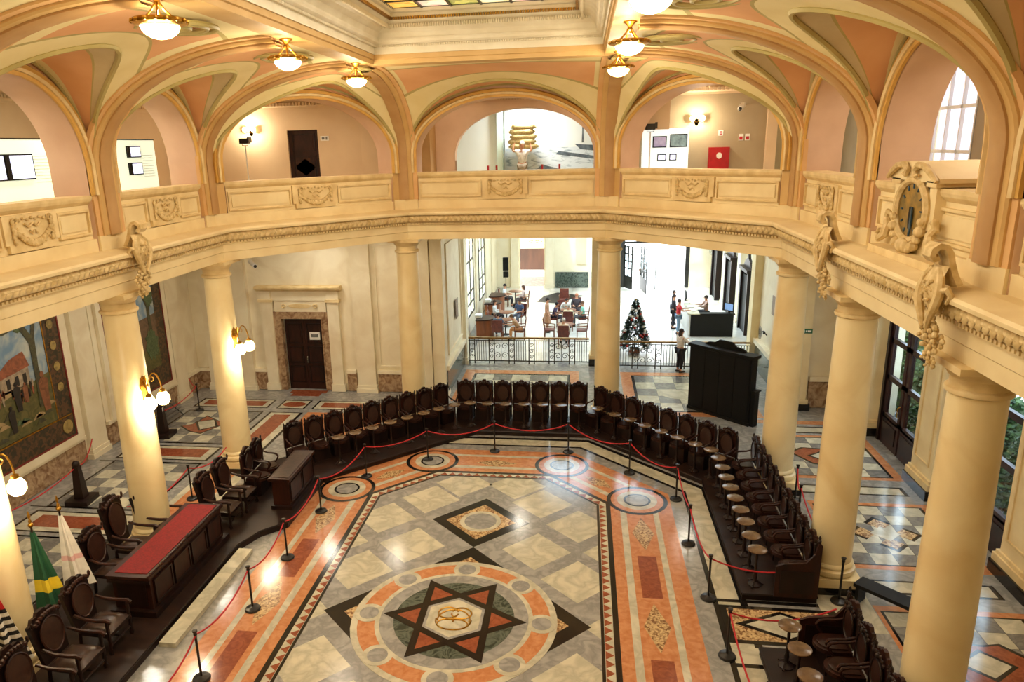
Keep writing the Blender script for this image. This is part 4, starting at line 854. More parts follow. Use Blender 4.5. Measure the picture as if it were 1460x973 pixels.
# ---------------------------------------------------------------- platforms
DP = struct('floor.002', 'dark wooden platform under the ring of seats')
def plat(poly, h, m=DAIS): 
    o = obj('platform', MB().prism(poly, .003, h), m, DP, smooth=False)
    n = len(poly)
    ed = MB()
    for i in range(n): a, b = poly[i], poly[(i+1)%n]; ed.tube([(a[0],a[1],h-.02),(b[0],b[1],h-.02)], .025, 6)
    obj('nosing', ed, DWOOD, DP)
plat([(5.58,13.22),(5.58,18.32),(2.6,21.3),(-.9,21.3),(-4.4,17.85),(-4.5,17.55),(-6.5,17.55),(-6.5,18.5),(-2.25,22.75),(2.85,22.75),(6.98,18.6),(6.98,13.22)], .15)
plat([(5.55,11.58),(5.55,8.5),(6.98,8.5),(6.98,11.58)], .15)
plat([(-5.36,8),(-5.36,13.95),(-5.1,14.6),(-4.6,15.1),(-4.58,17.5),(-6.6,17.5),(-6.6,14.9),(-8.4,14.9),(-8.4,8)], .18)
obj('marble_step', MB().b2(-5.3,-4.98,10.62,13.92,.003,.1), WHITEM, FLOOR, smooth=False)
# ---------------------------------------------------------------- carved seats in the ring (local: faces -y, stands on its platform)
def back_outline(w, h):
    return [(-w,0),(w,0),(w,h*.72),(w*.86,h*.8),(w*.9,h*.86),(w*.62,h*.87),(w*.52,h*.94),(w*.3,h*.93),(w*.16,h),(-w*.16,h),(-w*.3,h*.93),(-w*.52,h*.94),(-w*.62,h*.87),(-w*.9,h*.86),(-w*.86,h*.8),(-w,h*.72)]
def ring_seat():
    t = thing('stall_chair', '', 'chair')
    obj('base_panel', MB().b2(-.27,.27,-.16,.26,0,.4), DWOOD, t, smooth=False)
    b = MB(); b.prism([(.26*cos(a*PI/12), -.06-.25*sin(a*PI/12)) for a in range(13)]+[(-.26,.24),(.26,.24)], .4, .47); obj('seat', b, DWOOD2, t, smooth=False)
    b = MB(); b.prism([(.2*cos(a*PI/12), -.06-.19*sin(a*PI/12)) for a in range(13)]+[(-.2,.18),(.2,.18)], .47, .495); obj('seat_pad', b, LEATHER2, t)
    b = MB(); b.vprism(back_outline(.31,.8), -.06, (0,.27,.47)); k = obj('backrest', b, DWOOD2, t, smooth=False)
    b = MB(); b.vprism([(.19*cos(2*PI*j/18), .36+.25*sin(2*PI*j/18)) for j in range(18)], -.03, (0,.21,.47)); obj('back_pad', b, LEATHER2, k)
    b = MB(); b.tube([(.205*cos(2*PI*j/18), .205, .83+.265*sin(2*PI*j/18)) for j in range(18)], .016, 5, True); obj('pad_rim', b, DWOOD, k)
    b = MB()
    for j in range(7): a = (j-3)/3; b.ball((.2*a,.21,1.2-.07*a*a), .035, 6, 4, (1.2,.8,1))
    b.ball((0,.2,1.17), .05, 7, 5); obj('carved_crest', b, DWOOD, k)
    for s in (-1, 1):
        b = MB(); b.tube([(s*.285,.26,0),(s*.285,.26,1.12)], .022, 6); b.lathe([(.03,0),(.035,.03),(.015,.06),(.03,.09),(.022,.12),(.004,.15)], 8, (s*.285,.26,1.1)); obj('finial_post', b, DWOOD, t)
        b = MB(); b.tube([(s*.27,.24,.78),(s*.275,.1,.73),(s*.275,-.06,.72),(s*.27,-.16,.70),(s*.265,-.2,.64),(s*.265,-.17,.56),(s*.265,-.1,.48)], [.02,.024,.026,.03,.026,.022,.02], 7); obj('armrest', b, DWOOD2, t)
    for c in t.children_recursive:
        for v in c.data.vertices: v.co.x *= .95
    return t
seat0 = ring_seat()
def row_label(k, n, where): return 'dark carved seat, %s from the %s' % (ORD[k], where)
def seats(p0, p1, n, face, where, z=.15):
    p0, p1 = Vector(p0), Vector(p1); rz = math.atan2(face[1], face[0])+PI/2
    for k in range(n): c = p0.lerp(p1, k/(n-1) if n > 1 else 0); inst(seat0, (c.x, c.y, z), rz, 'carved seat, %s %s' % (ORD[k], where), 'carved seats in the ring')
seats((-1.38,22.32), (2.3,22.32), 7, (0,-1), 'from the left in the straight far row')
seats((2.82,21.95), (6.08,18.7), 8, (-1,-1), 'from the far end of the right diagonal row')
seats((6.6,18.33), (6.6,13.53), 9, (-1,0), 'from the far end of the long right row')
seats((-1.95,21.95), (-5.55,18.35), 9, (1,-1), 'from the far end of the left diagonal row')
seats((-5.95,17.15), (-5.95,16.55), 2, (1,0), 'behind the clerk desk from its far end', .18)
seats((6.6,11.2), (6.6,9.4), 4, (-1,0), 'from the far end of the near right block')
# end panels of the seat rows
for y, s, l in ((13.18,1,'dark panelled end board closing the long right seat row'),(11.53,-1,'dark scrolled end board at the far side of the near right seats')):
    t = thing('end_board', l, 'panel', (6.6, y, .15)); pr = [(-.45,0),(.36,0),(.36,1.15),(.3,1.22),(.24,.95),(.1,.76),(-.3,.72),(-.45,.66)]
    obj('board', MB().vprism(pr, .05, (0,.02,0)), DWOOD2, t, smooth=False); obj('raised_panel', MB().b2(-.36,.26,-.05,-.03,.1,.58), DWOOD, t, smooth=False)
    b = MB(); b.lathe([(.035,0),(.04,.04),(.018,.07),(.03,.1),(.005,.15)], 8, (.3,0,1.2)); obj('finial', b, DWOOD, t)
# pedestal tables in front of the seats
def ptable():
    t = thing('pedestal_table', '', 'table')
    b = MB(); b.lathe([(.0,.775),(.17,.775),(.185,.785),(.185,.8),(.17,.805),(.0,.805)], 20); obj('tabletop', b, TTOP, t)
    b = MB(); b.lathe([(.05,.0),(.06,.06),(.035,.1),(.045,.2),(.03,.26),(.024,.5),(.03,.62),(.024,.68),(.05,.775)], 10); obj('post', b, DWOOD, t)
    b = MB(); b.lathe([(.13,0),(.13,.02),(.08,.05),(.05,.08)], 14)
    for k in range(3): a = 2*PI*k/3; b.tube([(.04*cos(a),.04*sin(a),.1),(.12*cos(a),.12*sin(a),.03),(.17*cos(a),.17*sin(a),.015)], .018, 5)
    obj('foot', b, DWOOD, t); return t
tab0 = ptable(); cs = .9874
def tabs(pts, where, z=.15):
    for k, (x, y) in enumerate(pts): inst(tab0, (CAM.x+(x-CAM.x)*cs, y*cs, z), 0, 'small round table, %s %s' % (ORD[k], where), 'small round tables before the seats')
tabs([(-1.15,21.94),(-.58,21.92),(0,21.92),(.59,21.94),(1.18,21.94),(1.77,21.92),(2.33,21.93)], 'from the left before the straight far row')
tabs([(2.9,21.68),(3.4,21.2),(3.84,20.79),(4.23,20.36),(4.66,19.93),(5.05,19.52),(5.47,19.07),(5.83,18.71)], 'from the far end before the right diagonal row')
tabs([(5.93,18.2),(5.93,17.62),(5.92,17.05),(5.92,16.5),(5.92,15.95),(5.93,15.4),(5.93,14.85),(5.92,14.26),(5.92,13.71)], 'from the far end before the long right row')
tabs([(-1.62,21.72),(-2.05,21.31),(-2.45,20.91),(-2.88,20.48),(-3.3,20.06),(-3.72,19.6),(-4.12,19.17),(-4.5,18.78)], 'from the far end before the left diagonal row')
tabs([(5.92,11.28),(5.92,10.68),(5.9,10.05),(5.9,9.45)], 'from the far end before the near right block')
# ---------------------------------------------------------------- president's desk, clerk's desk
t = thing('presidents_desk', 'long dark panelled desk with a red felt top', 'desk', (0,0,.18))
obj('body', MB().b2(-6.55,-5.76,11.28,14.12,.12,.8), DWOOD2, t, smooth=False); obj('plinth', MB().b2(-6.62,-5.66,11.18,14.22,0,.12), DWOOD, t, smooth=False)
obj('desktop', MB().b2(-6.63,-5.72,11.2,14.2,.8,.86), DWOOD2, t, smooth=False); obj('felt_top', MB().b2(-6.5,-5.83,11.33,14.12,.86,.872), REDFELT, t, smooth=False, label='red felt writing surface')
for k in range(4):
    y0 = 11.36+.69*k; p_ = obj('front_panel', MB().b2(-5.76,-5.73,y0,y0+.62,.2,.72), DWOOD2, t, smooth=False)
    b = MB()
    for a0, a1, z0, z1 in ((y0,y0+.62,.2,.24),(y0,y0+.62,.68,.72),(y0,y0+.04,.24,.68),(y0+.58,y0+.62,.24,.68)): b.b2(-5.735,-5.71,a0,a1,z0,z1)
    obj('panel_bead', b, DWOOD, p_, smooth=False)
p_ = obj('side_panel', MB().b2(-6.45,-5.86,11.25,11.28,.2,.72), DWOOD, t, smooth=False)
b = MB()
for k in range(31):
    y = 11.24+2.92*k/30; b.ball((-5.75,y,.875+.012*sin(k*1.7)), .028, 6, 4, (1,1.6,.9))
b.tube([(-5.75,11.22,.87),(-5.75,12.7,.89),(-5.75,14.2,.87)], .02, 6); b.ball((-5.75,12.7,.91), .045, 8, 5, (.8,1.8,1)); obj('carved_edge', b, DWOOD2, t)
obj('edge_moulding', MB().b2(-6.6,-5.71,11.19,11.22,.72,.78), DWOOD, t, smooth=False)
t = thing('clerk_desk', 'dark panelled clerk desk beside the roundels at the end of the left seats', 'desk', (0,0,.18))
obj('body', MB().b2(-5.2,-4.76,15.7,17.35,.08,.76), DWOOD2, t, smooth=False); obj('plinth', MB().b2(-5.24,-4.7,15.62,17.42,0,.1), DWOOD, t, smooth=False); obj('desktop', MB().b2(-5.26,-4.7,15.62,17.42,.76,.83), DWOOD2, t, smooth=False)
obj('top_inset', MB().b2(-5.2,-4.76,15.72,17.32,.83,.84), LEATHER, t, smooth=False)
for y0 in (15.75, 16.56):
    p_ = obj('front_panel', MB().b2(-4.76,-4.74,y0,y0+.74,.16,.68), DWOOD2, t, smooth=False); b = MB()
    for a0, a1, z0, z1 in ((y0,y0+.74,.16,.2),(y0,y0+.74,.64,.68),(y0,y0+.04,.2,.64),(y0+.7,y0+.74,.2,.64)): b.b2(-4.745,-4.72,a0,a1,z0,z1)
    obj('panel_bead', b, DWOOD, p_, smooth=False)
# ---------------------------------------------------------------- tall carved armchairs (local: face -y)
def armchair(name, h):
    t = thing(name, '', 'chair')
    b = MB(); b.prism([(-.32,-.34),(.32,-.34),(.29,.28),(-.29,.28)], .34, .42); obj('seat_frame', b, DWOOD, t, smooth=False)
    b = MB(); n = 10
    rows = [[((-.31+.62*i/n)*(1-.05*j/n), -.35+.62*j/n, .42+.1*(1-(abs(2*i/n-1))**4)*(1-(abs(2*j/n-1))**4)) for i in range(n+1)] for j in range(n+1)]; b.strip(rows); obj('seat', b, LEATHER, t, fix=True)
    for sx in (-1, 1):
        b = MB(); b.lathe([(.035,0),(.045,.05),(.025,.1),(.035,.2),(.028,.26),(.04,.34),(.03,.42),(.035,.62),(.03,.68)], 8, (sx*.3,-.31,0)); obj('leg', b, DWOOD, t)
        obj('leg', MB().tube([(sx*.28,.3,0),(sx*.28,.27,.4)], .032, 6), DWOOD, t)
        b = MB(); b.tube([(sx*.3,.3,.76),(sx*.315,.1,.70),(sx*.32,-.15,.69),(sx*.315,-.32,.70),(sx*.31,-.38,.67),(sx*.31,-.36,.63)], [.026,.03,.034,.038,.034,.025], 7); obj('armrest', b, DWOOD2, t)
    obj('stretcher', MB().tube([(-.3,-.31,.17),(.3,-.31,.17)], .022, 6), DWOOD, t); obj('stretcher', MB().tube([(0,-.31,.17),(0,.28,.17)], .02, 6), DWOOD, t)
    H_ = h-.42; lean = .16
    ol = [(-.28,0),(.28,0),(.31,H_*.3),(.33,H_*.7),(.34,H_*.86),(.27,H_*.87),(.22,H_*.95),(.12,H_*.94),(.08,H_),(-.08,H_),(-.12,H_*.94),(-.22,H_*.95),(-.27,H_*.87),(-.34,H_*.86),(-.33,H_*.7),(-.31,H_*.3)]
    yb = lambda z: .27+lean*((z)/H_)
    uy = Vector((0, lean, H_)).normalized(); k = obj('backrest', MB().vprism(ol, -.07, (0,.31,.42), (1,0,0), tuple(uy)), DWOOD, t, smooth=False)
    b = MB(); pts = [(.225*cos(2*PI*j/20)*(1+.08*sin(2*PI*j/20)), .5*H_+.32*H_*sin(2*PI*j/20)) for j in range(20)]; b.vprism(pts, -.04, (0,.24,.42), (1,0,0), tuple(uy)); obj('back_pad', b, LEATHER2, k)
    nn = Vector((1,0,0)).cross(uy); P = lambda x, z, o=.0: tuple(Vector((x,.24,.42))+uy*z-nn*o)
    b = MB(); b.tube([P(x*1.08, .5*H_+(z-.5*H_)*1.05) for x, z in pts], .02, 5, True); obj('pad_rim', b, DWOOD2, k)
    b = MB()
    for j in range(9): a = (j-4)/4; b.ball(P(.27*a, H_*(.93-.07*a*a)), .042, 6, 4)
    for sx in (-1, 1): b.ball(P(sx*.33, H_*.9), .035, 6, 5, (.8,.8,1.8)); b.tube([P(sx*(.2-.06*cos(q)*(1-q*.08)), H_*.87+.05*sin(q)*(1-q*.08)) for q in range(8)], .016, 5)
    obj('carved_crest', b, DWOOD2, k); return t
ac = armchair('carved_armchair', 1.32); tc = armchair('presidents_armchair', 1.56)
for x, y, l in ((-7.12,12.15,'behind the desk at its near end'),(-7.15,14.0,'behind the desk at its far end'),(-6.12,14.9,'just beyond the far end of the red desk'),(-6.1,15.7,'beside the clerk desk, second beyond the red desk'),(-6.2,10.42,'before the near end of the red desk'),(-6.1,9.5,'second in front of the red desk, by the flags'),(-5.95,8.55,'at the bottom left corner of the picture')):
    inst(ac, (x, y, .18), PI/2, 'carved leather armchair '+l, 'carved leather armchairs')
inst(tc, (-7.25, 13.08, .18), PI/2, 'tallest carved leather armchair, in the middle behind the red desk')
# ---------------------------------------------------------------- barrier posts and ropes
def stanchion():
    t = thing('stanchion', '', 'barrier')
    b = MB(); b.lathe([(.15,0),(.155,.015),(.14,.04),(.06,.055),(.03,.07)], 20); obj('base', b, BLACKM, t)
    b = MB(); b.lathe([(.022,.06),(.022,.9)], 10); obj('pole', b, BLACKM, t)
    b = MB(); b.lathe([(.03,.88),(.034,.9),(.028,.93),(.045,.955),(.045,.975),(.02,.98)], 12); obj('cap', b, BLACKM, t)
    return t
st0 = stanchion()
SP = [(-4.08,9.9),(-4.05,11.89),(-4.09,13.78),(-4.08,15.95),(-3.5,18.03),(-2.02,19.3),(-.14,20.03),(2.03,20.13),(3.72,18.85),(4.8,17.4),(4.82,15.24),(4.93,13.18),(4.98,11.46)]
RP = mat('red_rope', (196, 26, 36), (160, 18, 26), 60, .6)
def rope(a, b_, sag, lab, grp='red ropes of the barrier', r=.016):
    a, b_ = Vector(a), Vector(b_); n = 14
    o = obj('barrier_rope', MB().tube([tuple(a.lerp(b_, k/n)-Vector((0,0,sag*(1-(2*k/n-1)**2)))) for k in range(n+1)], r, 7), RP); tag(o, lab, 'rope', grp)
for k, (x, y) in enumerate(SP): inst(st0, (x, y, .006), 0, 'black rope post around the patterned floor, %s from the bottom left' % ORD[k], 'barrier posts around the floor seal')
rope((-4.1,8.2,.86), (SP[0][0],SP[0][1],.88), .2, 'red barrier rope leaving the bottom picture edge at the left')
for k in range(11): a, b_ = SP[k], SP[k+1]; rope((a[0],a[1],.9), (b_[0],b_[1],.9), .22 if k not in (4,9) else .16, 'red rope between the %s and %s posts from bottom left' % (ORD[k], ORD[k+1]))
rope((SP[11][0],SP[11][1],.9), (6.6,13.18,.75), .16, 'red barrier rope tied to the end of the long right seat row')
rope((SP[12][0],SP[12][1],.9), (6.75,11.6,1.0), .2, 'red barrier rope tied to the end of the near right seats')
rope((SP[12][0],SP[12][1],.9), (5.05,9.0,.9), .25, 'red barrier rope leaving the bottom picture edge at the right')
for x, y, l in ((7.42,13.32,'before the base of the middle right column'),(7.5,16.5,'behind the long right seat row, near one'),(7.72,17.6,'behind the long right seat row beside the far right column'),(-11.05,22.84,'in front of the far left wall corner'),(-7.75,16.3,'behind the left armchairs between two columns')):
    inst(st0, (x, y, .006), 0, 'black barrier post '+l, 'barrier posts around the floor seal')
rope((7.72,17.6,.9), (7.5,16.5,.9), .25, 'red barrier rope behind the long right seat row'); rope((7.5,16.5,.9), (7.42,14.45,.8), .2, 'red barrier rope tied to the middle right column')
rope((-7.75,16.3,.9), (-8.2,14.3,.8), .25, 'red barrier rope behind the left armchairs'); rope((-7.75,16.3,.9), (-7.5,17.9,.8), .2, 'red barrier rope tied to the far left column')
def obelisk():
    t = thing('wooden_obelisk', '', 'barrier'); obj('base', MB().b2(-.3,.3,-.3,.3,0,.13), DWOOD, t, smooth=False)
    b = MB(); b.add([(-.13,-.13,.13),(.13,-.13,.13),(.13,.13,.13),(-.13,.13,.13),(-.075,-.075,1.02),(.075,-.075,1.02),(.075,.075,1.02),(-.075,.075,1.02)], [(0,1,5,4),(1,2,6,5),(2,3,7,6),(3,0,4,7),(4,5,6,7)]); obj('shaft', b, DWOOD, t, smooth=False)
    b = MB(); b.lathe([(.09,1.02),(.1,1.05),(.085,1.12),(.05,1.16),(.01,1.17)], 10); obj('cap', b, DWOOD, t); return t
ob = obelisk(); inst(ob, (-10.65,15.9,.005), .1, 'tapered dark wooden post before the big near painting', 'tapered wooden posts'); inst(ob, (-10.98,20.42,.005), .1, 'tapered dark wooden post with a white card before the second painting', 'tapered wooden posts')
rope((-10.65,15.9,1.0), (-11.7,12.8,.9), .35, 'red rope before the big near painting'); rope((-10.65,15.9,1.0), (-12.0,18.4,.7), .2, 'red rope between the tapered post and the left wall')
rope((-10.98,20.42,.85), (-11.05,22.84,.9), .15, 'red rope before the second painting'); rope((-11.05,22.84,.9), (-12.0,24.0,.8), .12, 'red rope in the far left corner')
o = tag(obj('white_card', MB().box((-10.98+.12,20.36,.95), (.01,.14,.12), .4), WHITEP, smooth=False), 'small white card on the tapered post before the second painting', 'card')
t = thing('slatted_rack', 'grey slatted rack leaning before the second painting', 'rack', (-11.72,21.5,0))
for k in range(7): obj('slat', MB().b2(-.32+.1*k-.04,-.32+.1*k+.04,-.95,.95,.16+.075*(6-k),.18+.075*(6-k)), mat('grey_slat', (92,90,86), None, 8, .5) if k == 0 else MATS['grey_slat'], t, smooth=False)
for y in (-.85, .85): obj('leg', MB().tube([(.34,y,0),(-.36,y,.62)], .02, 5), BLACKM, t); obj('leg', MB().tube([(-.34,y,0),(-.34,y,.6)], .02, 5), BLACKM, t)
# ---------------------------------------------------------------- black cabinet seen from behind
t = thing('black_cabinet', 'tall black cabinet with curved top turned away beside the right column', 'cabinet', (6.8,23.45,0), -PI/4)
obj('carcass', MB().b2(-1.15,1.15,0,.3,.08,2.2), BLACKW, t, smooth=False); obj('plinth', MB().b2(-1.18,1.18,-.03,.34,0,.1), BLACKW, t, smooth=False); obj('cornice', MB().b2(-1.22,1.22,-.06,.36,2.2,2.3), BLACKW, t, smooth=False)
b = MB(); b.vprism([(-.8,0),(.8,0),(.62,.1),(.4,.12),(.22,.24),(-.22,.24),(-.4,.12),(-.62,.1)], .06, (0,.3,2.3)); obj('pediment', b, BLACKW, t, smooth=False)
for k in range(4): obj('back_board', MB().b2(-1.1+.555*k,-.56+.555*k,-.02,0,.12,2.18), BLACKW, t, smooth=False)
obj('side_shelf', MB().b2(1.15,1.3,.05,.28,0,1.15), BLACKW, t, smooth=False); obj('shelf_top', MB().b2(1.13,1.34,.0,.32,1.15,1.2), BLACKW, t, smooth=False)
# ---------------------------------------------------------------- flags
FG = {n: mat('flag_'+n, c, None, 6, .8) for n, c in (('green',(20,74,44)),('yellow',(226,196,40)),('white',(232,226,214)),('red',(196,30,34)),('black',(24,22,24)),('pink',(226,180,176)))}
def flag(x, y, top, bands, lab, lean=(0,0)):
    t = thing('flag', lab, 'flag', (x,y,.0), 0); b = MB(); b.lathe([(.16,.0),(.16,.03),(.05,.08),(.03,.12)], 14); obj('base', b, BLACKM, t)
    obj('pole', MB().tube([(0,0,.05),(lean[0],lean[1],top)], .018, 8), DWOOD, t)
    b = MB(); b.ball((lean[0],lean[1],top+.02), .05, 10, 7); b.lathe([(.02,.0),(.03,.06),(.012,.1),(.03,.16),(.004,.26)], 8, (lean[0],lean[1],top+.04)); obj('finial', b, GOLD, t)
    def row(f, ph=0):   # f: 0 at the top of the cloth, 1 at its foot
        z = top-.12-f*1.45; s = .05+.30*f; out = []
        for k in range(25): a = 2*PI*k/24; r = s*(1+.28*sin(a*5+ph)+.1*sin(a*3)); out.append((lean[0]*(z/top)+r*cos(a)*.75+.12*f, lean[1]*(z/top)+r*sin(a)*.55, z))
        return out
    for nm, f0, f1, m in bands: n = max(1, round((f1-f0)*10)); b = MB(); b.strip([row(f0+(f1-f0)*k/n) for k in range(n+1)]); obj(nm, b, m, t)
flag(-7.45,10.62,2.35,[('cloth',0,.62,FG['green']),('yellow_lozenge',.62,.78,FG['yellow']),('cloth',.78,1,FG['green'])], 'furled green flag with a yellow patch beside the armchairs', (-.05,.05))
bs = []; 
for k in range(14): bs.append(('stripe', .36+.64*k/14, .36+.64*(k+1)/14, FG['black'] if k % 2 == 0 else FG['white']))
flag(-6.9,9.02,2.45,[('red_canton',0,.36,FG['red'])]+bs, 'furled black and white striped flag with red top at the left edge', (-.1,.0))
flag(-7.45,11.35,2.3,[('cloth',0,.55,FG['white']),('pink_band',.55,.62,FG['pink']),('cloth',.62,1,FG['white'])], 'furled white flag behind the armchairs, next to the red desk', (-.05,.05))
# ---------------------------------------------------------------- people
SKIN = mat('skin', (205,150,118), (190,134,104), 8, .6); SKIN2 = mat('skin_tan', (168,116,84), (150,100,72), 8, .6)
CL = {}
def cloth(rgb):
    if rgb not in CL: CL[rgb] = mat('cloth_%d_%d_%d' % rgb, rgb, tuple(int(c*.86) for c in rgb), 14, .85, .1)
    return CL[rgb]
def skin_mesh(nodes, edges, rad, root, m, sub=1):
    me = bpy.data.meshes.new('tmp'); me.from_pydata(nodes, edges, []); o = bpy.data.objects.new('tmp', me); COL.objects.link(o)
    md = o.modifiers.new('s', 'SKIN'); md.use_smooth_shade = True
    lay = me.skin_vertices[0].data
    for i, r in enumerate(rad): lay[i].radius = r if isinstance(r, tuple) else (r, r); lay[i].use_root = (i == root)
    if sub: o.modifiers.new('u', 'SUBSURF').levels = sub
    dg = bpy.context.evaluated_depsgraph_get(); res = bpy.data.meshes.new_from_object(o.evaluated_get(dg)); bpy.data.objects.remove(o); bpy.data.meshes.remove(me)
    res.materials.clear(); res.materials.append(m); res.shade_smooth(); return res
def person(lab, loc, rz, pose='stand', top=(230,230,225), bottom=(40,40,46), hair=(60,42,30), skin=None, long_hair=False, short=False, dress=False, reach=None, lean=0, h=1.0, bun=False):
    t = thing('person', lab, 'person', loc, rz); sk = skin or SKIN
    sit = pose == 'sit'; pz = .5 if sit else .92
    J = {}; 
    L = lambda y, z: (y-lean*(z-pz), z)          # lean the trunk forward (towards -y)
    def T(x, y, z): yy, zz = L(y, z); return (x, yy, zz-abs(lean)*.25*(z-pz))
    J['pel'] = (0,0,pz); J['wai'] = T(0,0,pz+.15); J['che'] = T(0,-.01,pz+.36); J['nb'] = T(0,0,pz+.5); J['nk'] = T(0,-.015,pz+.57); J['hd'] = T(0,-.03,pz+.66); J['ht'] = T(0,-.025,pz+.755)
    for s, n in ((-1,'l'),(1,'r')):
        J['sh'+n] = T(s*.18,0,pz+.46); J['hip'+n] = (s*.095,-.0,pz-.04)
        if sit: J['kn'+n] = (s*.13,-.42,pz+.0); J['an'+n] = (s*.12,-.40,.09); J['to'+n] = (s*.13,-.53,.04); J['el'+n] = T(s*.25,-.06,pz+.2); J['wr'+n] = (s*.14,-.32,pz+.2)
        else:
            st = .06*s if pose == 'walk' else 0
            J['kn'+n] = (s*.1,-.02-st,.48); J['an'+n] = (s*.1,.03+st*1.5,.09); J['to'+n] = (s*.12,-.12+st*1.2,.035); J['el'+n] = T(s*.25,.02,pz+.2); J['wr'+n] = T(s*.24,-.1,pz-.02)
        if reach == 'up': J['el'+n] = T(s*.32,-.02,pz+.46); J['wr'+n] = T(s*.27,.03,pz+.7)
        elif reach and n in reach: J['el'+n] = T(s*.27,-.16,pz+.27); J['wr'+n] = T(s*.2,-.4,pz+.3)
    R = dict(pel=(.145,.105), wai=(.125,.095), che=(.15,.105), nb=.075, nk=.052, hd=(.078,.092), ht=(.06,.07))
    for n in 'lr': R.update({'sh'+n:.058,'el'+n:.042,'wr'+n:.028,'hip'+n:.088,'kn'+n:.058,'an'+n:.038,'to'+n:.036})
    E = [('pel','wai'),('wai','che'),('che','nb'),('nb','nk'),('nk','hd'),('hd','ht')]
    for n in 'lr': E += [('che','sh'+n),('sh'+n,'el'+n),('el'+n,'wr'+n),('pel','hip'+n),('hip'+n,'kn'+n),('kn'+n,'an'+n),('an'+n,'to'+n)]
    for n, s in (('l',-1),('r',1)):               # palm and five fingers
        e, w_ = Vector(J['el'+n]), Vector(J['wr'+n]); d = (w_-e).normalized(); q = d.cross(Vector((0,0,1))); q = q.normalized() if q.length > .1 else Vector((1,0,0)); u = q.cross(d)
        J['pa'+n] = tuple(w_+d*.07); R['pa'+n] = (.032,.02); E.append(('wr'+n,'pa'+n))
        for k in range(4): J['f%d'%k+n] = tuple(w_+d*(.13+.012*(1-abs(k-1.3)))+q*(.026*(k-1.5))-u*.02); R['f%d'%k+n] = .009; E.append(('pa'+n,'f%d'%k+n))
        J['th'+n] = tuple(w_+d*.08-q*s*.05-u*.015); R['th'+n] = .01; E.append(('wr'+n,'th'+n))
    K = list(J); I = {k: i for i, k in enumerate(K)}
    obj('body', skin_mesh([J[k] for k in K], [(I[a], I[b]) for a, b in E], [R[k] for k in K], I['pel'], sk), None, t)
    def garment(nm, keys, edges, grow, m):
        ii = {k: i for i, k in enumerate(keys)}
        f = lambda r: tuple(x+grow for x in r) if isinstance(r, tuple) else r+grow
        obj(nm, skin_mesh([P_[k] for k in keys], [(ii[a], ii[b]) for a, b in edges], [f(RR[k]) for k in keys], 0, m), None, t)
    P_ = dict(J); RR = dict(R); mid = lambda a, b, f: tuple(Vector(J[a]).lerp(Vector(J[b]), f))
    for n in 'lr': P_['sl'+n] = mid('sh'+n,'el'+n,.7) if short else mid('el'+n,'wr'+n,.75); RR['sl'+n] = .05 if short else .036; P_['cu'+n] = mid('kn'+n,'an'+n,.85); RR['cu'+n] = .05; P_['cs'+n] = mid('hip'+n,'kn'+n,.75); RR['cs'+n] = .07
    ke = ['pel','wai','che','nb']+[x+n for n in 'lr' for x in (('sh','sl') if short else ('sh','el','sl'))]
    ee = [('pel','wai'),('wai','che'),('che','nb')]+[p for n in 'lr' for p in ([('che','sh'+n),('sh'+n,'sl'+n)] if short else [('che','sh'+n),('sh'+n,'el'+n),('el'+n,'sl'+n)])]
    garment('shirt', ke, ee, .016, cloth(top))
    if dress: b = MB(); b.lathe([(.15,pz+.05),(.19,pz-.15),(.24,pz-.45),(.23,pz-.46)], 16, sq=.8); obj('skirt', b, cloth(bottom), t)
    else: garment('trousers', ['pel']+[x+n for n in 'lr' for x in ('hip','kn','cu')], [p for n in 'lr' for p in (('pel','hip'+n),('hip'+n,'kn'+n),('kn'+n,'cu'+n))], .014, cloth(bottom))
    hd = Vector(J['hd']); b = MB(); b.ball((hd.x,hd.y+.022,hd.z+.045), .1, 12, 8, (.86,.95,.92))
    if long_hair: b.ball((hd.x,hd.y+.075,hd.z-.09), .085, 10, 7, (.95,.55,1.7))
    if bun: b.ball((hd.x,hd.y+.11,hd.z+.04), .045, 8, 6)
    obj('hair', b, cloth(hair), t)
    b = MB()
    b.ball((hd.x,hd.y-.1,hd.z-.005), .017, 6, 5, (.8,1,1.3)); obj('nose', b, sk, t)
    for s in (-1, 1): obj('eye', MB().ball((hd.x+s*.032,hd.y-.083,hd.z+.025), .011, 6, 5), cloth((40,30,26)), t); obj('ear', MB().ball((hd.x+s*.082,hd.y+.005,hd.z+.0), .02, 6, 5, (.5,.9,1.4)), sk, t)
    obj('mouth', MB().ball((hd.x,hd.y-.084,hd.z-.045), .02, 8, 4, (1.2,.4,.35)), cloth((150,80,72)), t)
    for n in 'lr':
        a, e = Vector(J['an'+n]), Vector(J['to'+n]); b = MB(); b.tube([tuple(a+Vector((0,.05,-.04))), tuple(a.lerp(e,.5)+Vector((0,0,-.015))), tuple(e+Vector((0,-.04,.005)))], [.042,.045,.03], 8); obj('shoe', b, cloth((38,32,30)), t)
    if h != 1: t.scale = (h, h, h)
    return t
E_, Wf, No, So = PI/2, -PI/2, PI, 0      # facing +x, -x, away from the camera, towards it
P = person
P('seated man in a slate blue shirt, back to the railing', (-1.5,33.05,.0), No, 'sit', (88,108,132), (60,60,66), (44,34,28), short=True)
P('seated woman in tan leaning over her knees, right of the near table', (-.5,33.15,.0), Wf, 'sit', (190,150,110), (214,150,96), (120,84,52), lean=.55, reach='lr', short=True)
P('seated woman in a white blouse at the wooden counters', (-2.0,36.0,.0), E_+.2, 'sit', (232,230,226), (50,46,50), (70,48,36), long_hair=True)
P('seated man in a dark blue T-shirt facing the railing', (-.75,36.2,.0), -.5, 'sit', (58,74,104), (110,116,132), (60,44,34), short=True, skin=SKIN2)
